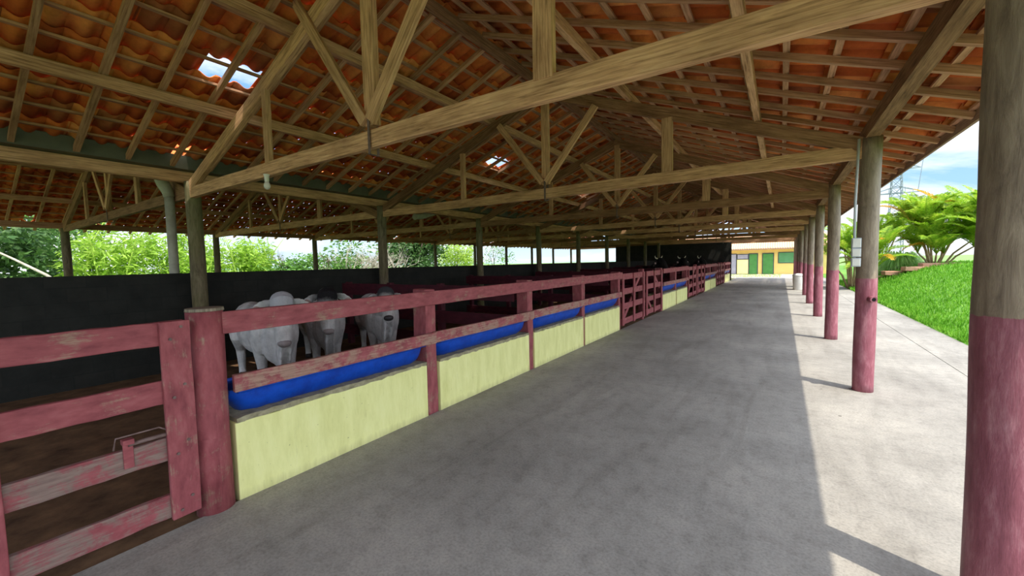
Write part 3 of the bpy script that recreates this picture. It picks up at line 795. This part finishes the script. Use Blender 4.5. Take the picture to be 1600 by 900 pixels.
M['palenose'] = simple('grey pink nose', (128, 116, 116), (158, 146, 144), 9, .4, .1, .4)
M['horn'] = simple('pale horn', (196, 184, 160), (222, 212, 190), 7, .5, .1)
M['switch'] = simple('black tail hair', (16, 14, 14), (30, 26, 26), 20, .8, .3)
M['hoof'] = simple('dark hoof', (42, 38, 36), (62, 56, 52), 12, .6, .1)
M['earin'] = simple('pinkish inner ear', (150, 124, 118), (178, 150, 144), 12, .8, .1)

def cow(loc, rz, label, hy=0.0, hp=0.0, hdz=0.0, scale=1.0, mat=None, horns=False, stride=0.0, group='cattle in the first pen', nose='nose'):
    t = thing('cow', (0, 0, 0), label, 'cow', group)
    mb = MB()
    mb.ell((.36, 0, .77), (.40, .27, .37)); mb.ell((-.12, 0, .74), (.60, .29, .35)); mb.ell((-.66, 0, .85), (.34, .245, .26))
    mb.ell((-.82, 0, .84), (.2, .19, .21)); mb.ell((.36, 0, 1.05), (.22, .09, .13)); mb.ell((.18, 0, 1.0), (.4, .16, .14)); mb.ell((-.45, 0, .98), (.5, .14, .11))
    mb.ell((.66, 0, .70), (.2, .2, .33)); mb.ell((.74, 0, .52), (.13, .11, .17)); mb.ell((.55, .17, .78), (.16, .11, .28)); mb.ell((.55, -.17, .78), (.16, .11, .28))
    mb.ell((-.62, .17, .72), (.22, .12, .26)); mb.ell((-.62, -.17, .72), (.22, .12, .26))
    Hp = Vector((.93, 0, 1.10 + hdz))            # head pivot at the poll end of the neck
    HR = Euler((0, hp, hy)).to_matrix()
    H = lambda x, y, z: Hp + HR @ (Vector((x, y, z)) * 1.16)
    # neck
    mb.tube([(.55, 0, .90), (.74, 0, .98 + hdz * .4), tuple(Hp), tuple(H(.06, 0, .04))], [.215, .18, .145, .115], 16)
    # head: poll to muzzle, pointing forward and down
    ay = Euler((0, hp, hy))
    pts = [H(.05, 0, .14), H(.12, 0, .12), H(.21, 0, .02), H(.29, 0, -.10), H(.355, 0, -.20), H(.375, 0, -.235)]
    mb.tube(pts, [.09, .132, .124, .1, .094, .076], 16)
    q = ay.to_quaternion() @ Euler((0, .95, 0)).to_quaternion()
    mb.ell(H(.10, 0, .13), (.115, .13, .11), q); mb.ell(H(.355, 0, -.19), (.11, .095, .086), q)
    mb.ell(H(.20, .075, -.02), (.09, .045, .09), q); mb.ell(H(.20, -.075, -.02), (.09, .045, .09), q)
    # dewlap: hanging folds from the throat to the brisket
    for f in np.linspace(0, 1, 9):
        a = H(.20, 0, -.17).lerp(Vector((.80, 0, .44)), f); mb.ell(a, (.12, .045 + .03 * math.sin(f * PI), .15))
        mb.ell(a + Vector((.06, .05 * (-1) ** int(f * 8), -.03)), (.06, .024, .17))
    # legs
    for s_ in (-1, 1):
        dx = stride * s_
        mb.tube([(.50, s_ * .165, .72), (.52 + dx * .5, s_ * .16, .52), (.53 + dx, s_ * .15, .36), (.52 + dx, s_ * .15, .12), (.545 + dx, s_ * .15, .05)], [.12, .085, .062, .043, .05], 12)
        mb.tube([(-.66, s_ * .16, .80), (-.58 - dx * .4, s_ * .185, .60), (-.80 - dx, s_ * .155, .40), (-.77 - dx, s_ * .155, .12), (-.745 - dx, s_ * .155, .05)], [.17, .125, .066, .046, .05], 12)
    # tail
    mb.tube([(-.96, 0, 1.0), (-1.02, .02, .9), (-1.03, .06, .66), (-1.02, .09, .45)], [.035, .026, .02, .016], 10)
    # ears (long and hanging)
    for s_ in (-1, 1):
        for f, rr in ((0, .036), (.2, .058), (.4, .072), (.6, .074), (.8, .062), (1, .03)):
            c = H(.05 + .03 * f, s_ * (.11 + .20 * f), .10 - .04 * f - .10 * f * f)
            mb.ell(c, (.022, .05, rr), ay.to_quaternion() @ Euler((s_ * .35, 0, 0)).to_quaternion(), 10, 7)
    me0 = mb.mesh('cow_rough'); tmp = bpy.data.objects.new('cow_rough', me0); COL.objects.link(tmp)
    rm = tmp.modifiers.new('r', 'REMESH'); rm.mode = 'VOXEL'; rm.voxel_size = .0125; rm.use_smooth_shade = True
    sm_ = tmp.modifiers.new('s', 'SMOOTH'); sm_.factor = .5; sm_.iterations = 2
    dg = bpy.context.evaluated_depsgraph_get(); me = bpy.data.meshes.new_from_object(tmp.evaluated_get(dg)); me.name = 'body'
    COL.objects.unlink(tmp); bpy.data.objects.remove(tmp); bpy.data.meshes.remove(me0)
    me.materials.clear(); me.materials.append(mat(tuple(H(.14, 0, .14))))
    o = bpy.data.objects.new('body', me); COL.objects.link(o); o.parent = t
    for s_ in (-1, 1):
        e_ = MB(); e_.ell(H(.19, s_ * .106, .045), (.022, .014, .02), ay.to_quaternion(), 12, 8); e_.build('eye', M['eye'], t)
        e_ = MB(); e_.ell(H(.083, s_ * .22, .045), (.012, .05, .034), ay.to_quaternion() @ Euler((s_ * .55, 0, 0)).to_quaternion(), 10, 7); e_.build('inner_ear', M['earin'], t)
        for x in (.56, -.735):
            dx = stride * s_ * (1 if x > 0 else -1)
            e_ = MB(); e_.lathe((x + dx, s_ * .153, -.002), [(.056, 0), (.052, .04), (.044, .07)], 14); e_.build('hoof', M['hoof'], t)
        if horns:
            e_ = MB(); e_.tube([H(.05, s_ * .07, .19), H(.03, s_ * .13, .21), H(.03, s_ * .17, .25), H(.04, s_ * .18, .29)], [.026, .022, .015, .005], 10); e_.build('horn', M['horn'], t)
    e_ = MB(); e_.ell(H(.405, 0, -.215), (.05, .074, .052), q, 14, 9); e_.build('nose', M[nose], t)
    e_ = MB(); e_.tube([(-1.02, .09, .50), (-1.03, .10, .40), (-1.02, .11, .28), (-1.01, .11, .18)], [.018, .034, .04, .006], 10); e_.build('tail_switch', M['switch'], t)
    t.location = loc; t.rotation_euler = (0, 0, rz); t.scale = (scale,) * 3
    return t
D = math.radians
grey = lambda dark, body=(226, 222, 220): (lambda h: coat('coat %d' % random.randint(0, 999), body, h, dark))
cow((-6.0, 2.74, -.012), D(-12), 'pale grey calf with light forehead and drooping ears, standing nearest the gate post', D(-14), D(14), .0, 1.0, grey((178, 178, 184)), stride=.06, nose='palenose')
cow((-6.25, 3.74, -.012), D(-25), 'grey calf with blackish forehead standing between the other two pale calves', D(-8), D(14), .0, 1.0, grey((34, 32, 34), (214, 212, 210)), stride=-.05, nose='palenose')
cow((-5.98, 4.62, -.012), D(-29), 'pale calf with dark grey forehead and dark nose, beside the partition', D(-6), D(-8), -.06, .98, grey((66, 66, 70)), stride=.04)
dk = grey((20, 18, 18), (40, 36, 34))
cow((-5.2, 22.6, -.012), D(-30), 'dark horned cow in the far pens, nearer the camera', D(-10), 0, .12, 1.15, dk, True, group='dark cattle in the far pens')
cow((-4.9, 25.2, -.012), D(-20), 'dark horned cow in the far pens, behind the nearer one', D(10), 0, .12, 1.15, dk, True, group='dark cattle in the far pens')
cow((-5.4, 18.4, -.012), D(-24), 'dark cow with pale horns in the pen behind the second pair of gates', D(0), 0, .12, 1.15, dk, True, group='dark cattle in the far pens')

# ------------------------------------------------------------------ bin
tb = thing('waste_bin', (.70, 24.1, 0), 'off white plastic waste bin standing between the far columns', 'bin')
mb = MB(); mb.lathe((.70, 24.1, 0), [(.19, 0), (.2, .02), (.235, .66), (.24, .68)], 28); mb.build('body', M['white_plastic'], tb)
mb = MB(); mb.lathe((.70, 24.1, .68), [(.25, 0), (.255, .03), (.2, .09), (.06, .12), (.02, .125)], 28); mb.build('lid', M['white_plastic'], tb)

# ------------------------------------------------------------------ yellow building beyond the end
BY = 47.0
bd = thing('farm_building', (-2, BY, 0), 'low yellow building with green doors beyond the far end of the aisle', 'building')
mb = MB(); mb.box((-4.5, BY + 3, 1.35), (17, 6, 2.75)); mb.build('wall', M['bwall'], bd)
mb = MB()
n = 90
for j in range(n):
    y0_, y1_ = 46.3, 50.2; xa = -13.3 + 17.6 * j / n; xb = -13.3 + 17.6 * (j + 1) / n; xm_ = (xa + xb) / 2
    ids = [mb.add(p) for p in ((xa, y0_, 2.48), (xm_, y0_, 2.56), (xb, y0_, 2.48), (xb, y1_, 4.0), (xm_, y1_, 4.08), (xa, y1_, 4.0))]
    mb.face((ids[0], ids[1], ids[4], ids[5])); mb.face((ids[1], ids[2], ids[3], ids[4]))
rf = mb.build('roof', M['paletile'], bd); s_ = rf.modifiers.new('t', 'SOLIDIFY'); s_.thickness = .05
mb = MB(); mb.box((-4.5, 46.34, 2.44), (17.4, .05, .12)); mb.build('eave_board', M['fascia'], bd)
def bdoor(x0, x1, mt, name='door', z1=2.05):
    mb = MB(); mb.box(((x0 + x1) / 2, BY - .03, z1 / 2), (x1 - x0, .08, z1)); fr = mb.build(name + '_frame', M['bframe'], bd)
    mb = MB(); mb.box(((x0 + x1) / 2, BY - .06, z1 / 2 - .03), (x1 - x0 - .14, .08, z1 - .1)); d_ = mb.build(name, mt, bd)
    hb = MB(); hb.tube([(x0 + .15, BY - .12, 1.0), (x0 + .15, BY - .15, 1.0), (x0 + .25, BY - .15, 1.0)], .015, 8); hb.build('handle', M['steel'], d_)
bdoor(-2.74, -1.93, M['bdoor']); bdoor(-1.58, -.6, M['bdoor']); bdoor(-4.6, -3.78, M['bgrey'])
for (x0, x1, z0, z1) in ((-.27, 1.05, 1.03, 2.1), (-3.76, -2.74, 1.47, 2.0)):
    mb = MB(); mb.box(((x0 + x1) / 2, BY - .03, (z0 + z1) / 2), (x1 - x0, .08, z1 - z0)); fr = mb.build('window_frame', M['bframe'], bd)
    mb = MB(); mb.box(((x0 + x1) / 2, BY - .06, (z0 + z1) / 2), (x1 - x0 - .12, .06, z1 - z0 - .12)); mb.build('pane', M['bglass'] if x0 > -1 else M['bgrey'], fr)
mb = MB(); mb.box((-3.25, BY - .05, .73), (.96, .09, 1.42)); mb.build('panel', M['bcream'], bd)
# strip of short grass in front of it
NB2 = 1800
bx = -4.6 + rng.random(NB2) * 4.6; by = 39.2 + rng.random(NB2) * 6.8; an = rng.random(NB2) * 2 * PI; hh = .0 + rng.random(NB2) * .05; ww = .016
P = np.zeros((NB2, 4, 3)); dx = np.cos(an) * ww; dy = np.sin(an) * ww
P[:, 0] = np.stack([bx - dx, by - dy, bx * 0 - .03], 1); P[:, 1] = np.stack([bx + dx, by + dy, bx * 0 - .03], 1)
P[:, 2] = np.stack([bx + dx * .3 + .03, by, hh], 1); P[:, 3] = np.stack([bx - dx * .3 + .03, by, hh], 1)
tag(raw('yard_grass', P.reshape(-1, 3), np.arange(NB2 * 4).reshape(-1, 4), M['bushleaf']), 'sparse short grass in front of the yellow building', 'grass', kind='stuff')

# ------------------------------------------------------------------ plants
def leaves(center, radii, n, size, droop=.3, clump=0, elong=2.2, shell=.5, seed=None):
    """n leaf quads (two-segment, folded) spread in clumps through an ellipsoid"""
    c = np.array(center); r = np.array(radii)
    if clump:
        d = rng.normal(size=(clump, 3)); d /= np.linalg.norm(d, axis=1)[:, None]; cc = d * (rng.random((clump, 1)) ** shell)
        k = rng.integers(0, clump, n); p = cc[k] + rng.normal(size=(n, 3)) * (.55 / clump ** .33)
    else:
        d = rng.normal(size=(n, 3)); d /= np.linalg.norm(d, axis=1)[:, None]; p = d * (rng.random((n, 1)) ** shell)
    p = c + p * r
    ax = rng.normal(size=(n, 3)); ax[:, 2] = ax[:, 2] * .5 - droop; ax /= np.linalg.norm(ax, axis=1)[:, None]
    sd = np.cross(ax, rng.normal(size=(n, 3))); sd /= np.linalg.norm(sd, axis=1)[:, None]
    L = size * (.6 + .8 * rng.random((n, 1))); W = L / elong
    q = np.stack([p - sd * W * .15, p + ax * L * .5 - sd * W * .5, p + ax * L, p + ax * L * .5 + sd * W * .5], 1)
    return q.reshape(-1, 3)
def quads(name, v, mat, parent=None):
    return raw(name, v, np.arange(len(v)).reshape(-1, 4), mat, parent)
def branch(mb, p, d, L, r, depth, spread=.7):
    pts = [p]; q = Vector(p); dd = Vector(d).normalized()
    for i in range(3):
        dd = (dd + Vector((random.uniform(-.18, .18), random.uniform(-.18, .18), random.uniform(-.08, .14)))).normalized(); q = q + dd * L / 3; pts.append(q.copy())
    mb.tube(pts, [r, r * .85, r * .7, r * .5], 6 if depth > 1 else 5)
    if depth:
        for k in range(random.choice((2, 3, 3))):
            nd_ = (dd + Vector((random.uniform(-1, 1), random.uniform(-1, 1), random.uniform(-.5, .8))) * spread).normalized()
            branch(mb, pts[random.choice((2, 3))], nd_, L * random.uniform(.55, .8), r * .5, depth - 1, spread)
def tree(name, base, h, crown, radii, n, size, mat, label, cat='tree', group=None, clump=40, trunk_r=.14, droop=.2, elong=2.2):
    t = thing(name, base, label, cat, group); b = Vector(base)
    mb = MB(); random.seed(int(abs(b.x * 77 + b.y * 13)) + 5)
    branch(mb, b - Vector((0, 0, .1)), (0, 0, 1), h * .55, trunk_r, 3, .6); mb.build('trunk', M['trunk'], t)
    quads('foliage', leaves(crown, radii, n, size, droop, clump, elong), mat, t); return t
GL = 'trees and shrubs beyond the outer eave'
tree('broadleaf_tree', (-27, 1.2, -.1), 5, (-26, 1.6, 2.7), (2.2, 2.6, 2.6), 7000, .3, M['darkleaf'], 'dark green dense tree behind the pale leaning branch, beyond the outer eave', group=GL)
tree('broadleaf_tree', (-34, 4.9, -.1), 6, (-33, 4.6, 3.2), (2.0, 2.2, 3.0), 3200, .26, M['midleaf'], 'loose green tree behind the bamboo at the gap of sky', group=GL)
mb = MB(); mb.tube([(-24.5, 1.55, 2.75), (-23.6, 2.3, 2.1), (-22.8, 2.95, 1.5), (-22.2, 3.5, .8), (-21.8, 3.8, -.1)], [.03, .04, .05, .055, .06], 8)
tag(mb.build('fallen_branch', M['drybranch']), 'pale bare branch leaning in front of the dark tree', 'branch')
def bamboo(name, x, y0, y1, h, n, label, mat, culms=14):
    t = thing(name, (x, (y0 + y1) / 2, -.1), label, 'bamboo', GL)
    for k in range(culms):
        y = y0 + (y1 - y0) * (k + random.random()) / culms; xx = x + random.uniform(-.8, .8); L = random.uniform(.3, 1.2) * random.choice((-1, 1))
        mb = MB(); mb.tube([(xx, y, -.1), (xx + .05, y + L * .15, h * .4), (xx + .15, y + L * .5, h * .75), (xx + .2, y + L, h)], [.035, .032, .026, .012], 7); mb.build('culm', M['yellowleaf'], t)
    v = np.concatenate([leaves((x, y0 + (y1 - y0) * f, h * .48), (1.1, (y1 - y0) * .16, h * .5), n // 6, .34, .45, 14, 5.0, .5) for f in np.linspace(.08, .92, 6)])
    quads('foliage', v, mat, t); return t
random.seed(21)
bamboo('bamboo_clump', -25, 4.1, 9.2, 3.9, 9000, 'bright yellow green bamboo clump with thin pale culms, seen left of the first middle post', M['bamboo'])
bamboo('bamboo_clump', -24.5, 9.4, 11.6, 3.3, 4200, 'bright green bamboo clump seen right of the first middle post', M['bamboo'], 6)
tree('shrub', (-23, 12.3, -.1), 2.4, (-23, 12.6, 1.5), (.8, 1.6, .9), 1600, .22, M['midleaf'], 'small leafy shrub at the patch of open sky', 'shrub', GL, 14, .05)
tree('shrub', (-22.5, 14.6, -.1), 2.6, (-22.5, 14.8, 1.5), (.8, 1.2, 1.0), 1400, .22, M['midleaf'], 'small leafy shrub at the foot of the dry branches', 'shrub', GL, 14, .05)
db = thing('dry_bush', (-23, 17.0, -.1), 'tangle of pale dry branches beyond the second outer bay', 'bush', GL)
mb = MB(); random.seed(5)
for k in range(26): branch(mb, (-21.6 + random.uniform(-.6, .6), 14.4 + k * .15, .1), (random.uniform(-.4, .4), random.uniform(-.9, .9), 1), random.uniform(1.0, 1.6), .06, 3, 1.1)
mb.build('branches', M['drybranch'], db)
quads('foliage', leaves((-23.6, 17, 2.2), (.6, 2.4, 1.7), 900, .26, .3, 20), M['midleaf'], db)
tree('broadleaf_tree', (-24, 22.3, -.1), 4, (-24, 22.3, 2.2), (1.8, 3.2, 2.2), 7500, .3, M['darkleaf'], 'dark leafy tree seen between the second and third middle posts', group=GL)
tree('shrub', (-24, 27.6, -.1), 3.4, (-24, 27.4, 1.9), (1.6, 2.0, 1.7), 3200, .24, M['yellowleaf'], 'bright yellow green shrub beside the dark leafy tree', 'shrub', GL, 26, .08)
tree('young_tree', (-24, 32.5, -.1), 3.6, (-24, 33.6, 2.4), (1.3, 2.2, 1.2), 900, .17, M['midleaf'], 'sparse young tree against open sky, at the far end of the greenery', 'tree', GL, 18, .07)
random.seed(31)
# hazy hills on the horizon
def hill(x, y, rx, ry, h, label):
    n = 40; vv = []; ff = []
    for i in range(n + 1):
        for j in range(n + 1):
            u_, v_ = i / n * 2 - 1, j / n * 2 - 1; d2 = u_ * u_ + v_ * v_
            z = h * max(0, 1 - d2) * (.8 + .35 * mnoise.noise(Vector((u_ * 3 + x, v_ * 3, 0)))) - 2
            vv.append((x + u_ * rx, y + v_ * ry, z))
    ff = np.array([(i * (n + 1) + j, (i + 1) * (n + 1) + j, (i + 1) * (n + 1) + j + 1, i * (n + 1) + j + 1) for i in range(n) for j in range(n)])
    tag(raw('hill', np.array(vv), ff, M['hill'], smooth=True), label, 'hill', kind='structure')
hill(-520, 900, 420, 200, 9, 'low hazy hill on the horizon beyond the second nave')
hill(-800, 600, 200, 420, 8, 'low hazy ridge at the edge of the field')

# palms
def frond(L, a0, arch, n=44, w=.5):
    """pinnate frond growing from the origin towards +X: starts at elevation a0 and arches over; returns MB"""
    mb = MB(); pts = [Vector((0, 0, 0))]; N = 14
    for i in range(N):
        a = a0 - arch * ((i + .5) / N) ** 1.3; pts.append(pts[-1] + Vector((math.cos(a), 0, math.sin(a))) * (L / N))
    mb.tube(pts, [.02 - .0012 * i for i in range(N + 1)], 6)
    for s_ in (-1, 1):
        for k in range(n):
            f = .16 + .84 * k / n; i = min(N - 1, int(f * N)); g = f * N - i; p = pts[i].lerp(pts[i + 1], g); tg = (pts[i + 1] - pts[i]).normalized()
            nrm = Vector((-tg.z, 0, tg.x))
            ll = w * math.sin(PI * min(1, .2 + f * .78)) ** .7 * random.uniform(.85, 1.1) * L / 2.0
            out = (Vector((0, s_, 0)) * .75 + tg * .7 + nrm * .35).normalized(); wd = tg * (.021 * L / 2)
            m_ = p + out * ll * .5; e_ = p + out * ll - Vector((0, 0, 1)) * ll * random.uniform(.15, .4)
            a = [mb.add(q) for q in (p - wd * .5, p + wd * .5, m_ + wd, m_ - wd, e_)]
            mb.face((a[0], a[1], a[2], a[3])); mb.face((a[3], a[2], a[4]))
    return mb
FM = [frond(2.0, a, b).mesh('frond') for a, b in ((1.4, .8), (1.3, 1.2), (1.15, 1.4), (1.0, 1.7), (1.35, 1.6))]
def palm(base, canes, h, spreadr, label, fl=1.0, dry=0.06, seed=1, nf=10):
    random.seed(seed)
    t = thing('areca_palm', base, label, 'palm', 'palm clumps on the lawn'); b = Vector(base)
    for c in range(canes):
        a = 2 * PI * c / canes + random.uniform(-.3, .3); r0 = random.uniform(.1, .5) * spreadr * .6
        p0 = b + Vector((math.cos(a) * r0, math.sin(a) * r0, -.1)); hh_ = h * random.uniform(.25, .9); out = spreadr * random.uniform(.3, .9)
        p1 = p0 + Vector((math.cos(a) * out * .4, math.sin(a) * out * .4, hh_ * .55)); p2 = p0 + Vector((math.cos(a) * out, math.sin(a) * out, hh_))
        mb = MB(); mb.tube([p0, p0.lerp(p1, .5) , p1, p1.lerp(p2, .5), p2], [.05, .044, .04, .038, .03], 8); mb.build('cane', M['cane'], t)
        for k in range(nf):
            me = random.choice(FM)
            o = bpy.data.objects.new('frond', me.copy() if False else me); COL.objects.link(o)
            isdry = random.random() < dry
            if not me.materials: me.materials.append(M['palmleaf'])
            if isdry:
                o.material_slots[0].link = 'OBJECT'; o.material_slots[0].material = M['palmdry']
            o.parent = t
            sz = fl * random.uniform(.85, 1.2)
            o.matrix_local = Matrix.Translation(p2 - b) @ Euler((random.uniform(-.3, .3), random.uniform(-.2, .25), 2 * PI * k / nf + random.uniform(-.4, .4))).to_matrix().to_4x4() @ Matrix.Scale(sz, 4)
    return t
palm((6.3, 28.2, 1.05), 12, 2.5, 1.35, 'large areca palm clump at the top of the stepping slabs on the lawn', 1.0, .07, 3)
palm((7.9, 27.0, 1.1), 6, 2.6, .8, 'smaller areca palm clump half hidden by the massive near column', .95, .02, 9, 6)
palm((2.95, 25.6, .06), 9, 2.35, .8, 'areca palm clump seen between the second and third columns', .85, .05, 14, 6)
palm((4.6, 30.6, .8), 6, 2.2, .9, 'low feathery palm clump at the edge of the second column', .9, .02, 17, 6)
# drooping bush
bu = thing('drooping_bush', (5.3, 29.8, .9), 'pale green bush of long drooping leaves left of the large palm clump', 'bush')
n = 900; q = []
for k in range(n):
    a = random.random() * 2 * PI; r = random.random() ** .5; b = Vector((5.3 + .25 * math.cos(a) * r, 29.8 + .25 * math.sin(a) * r, .85 + random.random() * .5))
    d = Vector((math.cos(a), math.sin(a), 0)); L = random.uniform(.5, 1.1); hgt = random.uniform(.15, .5); sdv = Vector((-d.y, d.x, 0)) * .03
    p1 = b + d * L * .5 + Vector((0, 0, hgt)); p2 = b + d * L + Vector((0, 0, hgt - random.uniform(.3, .8)))
    q += [b - sdv * .4, b + sdv * .4, p1 + sdv, p1 - sdv, p1 - sdv, p1 + sdv, p2 + sdv * .15, p2 - sdv * .15]
quads('foliage', np.array([tuple(x) for x in q]), M['bushleaf'], bu)
# stepping slabs climbing the lawn
for i, (x, y, L, lab) in enumerate(((4.15, 27.5, 1.3, 'lowest terracotta stepping slab on the lawn'), (4.85, 26.9, 1.3, 'second terracotta stepping slab from the bottom of the lawn path'),
                                    (5.5, 26.5, 1.3, 'third terracotta stepping slab from the bottom of the lawn path'), (6.15, 26.85, 1.3, 'topmost terracotta stepping slab below the palm clump'))):
    z = lawn_h(x, y) + .0
    mb = MB(); mb.beam((x - L / 2, y - .05, z), (x + L / 2, y + .05, z), .62, .2, n=6, jit=.012); tag(mb.build('stepping_slab', M['step'], None, .02), lab, 'stepping slab', 'stepping slabs on the lawn')
mb = MB(); mb.box((5.75, 30.6, .95), (1.4, .5, .55)); tag(mb.build('stone_planter', M['galv'], None, .03), 'low grey blue planter block beside the palm canes', 'planter')

# lattice pylon
py = thing('power_pylon', (11, 64, 0), 'grey lattice power pylon standing far behind the palms', 'pylon')
def lat(z0, z1, w0, w1, nseg, name, cx=10.9, cy=64):
    mb = MB()
    for i in range(nseg):
        fa, fb = i / nseg, (i + 1) / nseg; za, zb = z0 + (z1 - z0) * fa, z0 + (z1 - z0) * fb; wa, wb = w0 + (w1 - w0) * fa, w0 + (w1 - w0) * fb
        ca4 = [(cx + sx_ * wa, cy + sy_ * wa, za) for sx_, sy_ in ((-1, -1), (1, -1), (1, 1), (-1, 1))]; cb4 = [(cx + sx_ * wb, cy + sy_ * wb, zb) for sx_, sy_ in ((-1, -1), (1, -1), (1, 1), (-1, 1))]
        for k in range(4):
            k2 = (k + 1) % 4
            mb.beam(ca4[k], cb4[k], .07, .07); mb.beam(ca4[k], cb4[k2], .04, .04); mb.beam(ca4[k2], cb4[k], .04, .04); mb.beam(cb4[k], cb4[k2], .05, .05)
    return mb.build(name, M['galv'], py)
lat(0, 14.5, .75, .28, 14, 'mast')
for z, L in ((8.7, 2.3), (11.4, 2.0), (13.6, 1.7)):
    mb = MB(); 
    for s_ in (-1, 1):
        for yy in (-.4, .4):
            mb.beam((10.9, 64 + yy, z), (10.9 + s_ * L, 64, z), .07, .07); mb.beam((10.9, 64 + yy, z + .8), (10.9 + s_ * L, 64, z), .06, .06)
        for f in (.3, .6): mb.beam((10.9 + s_ * L * f, 64 - .4 * (1 - f), z), (10.9 + s_ * L * f, 64 - .4 * (1 - f), z + .8 * (1 - f)), .04, .04)
    mb.build('cross_arm', M['galv'], py)
for k, (o_, z) in enumerate(((0, 0),)):
    mb = MB(); mb.beam((11.9, 60, 8.2), (12.3, 60, 12.5), .05, .05); mb.build('stay', M['galv'], py)
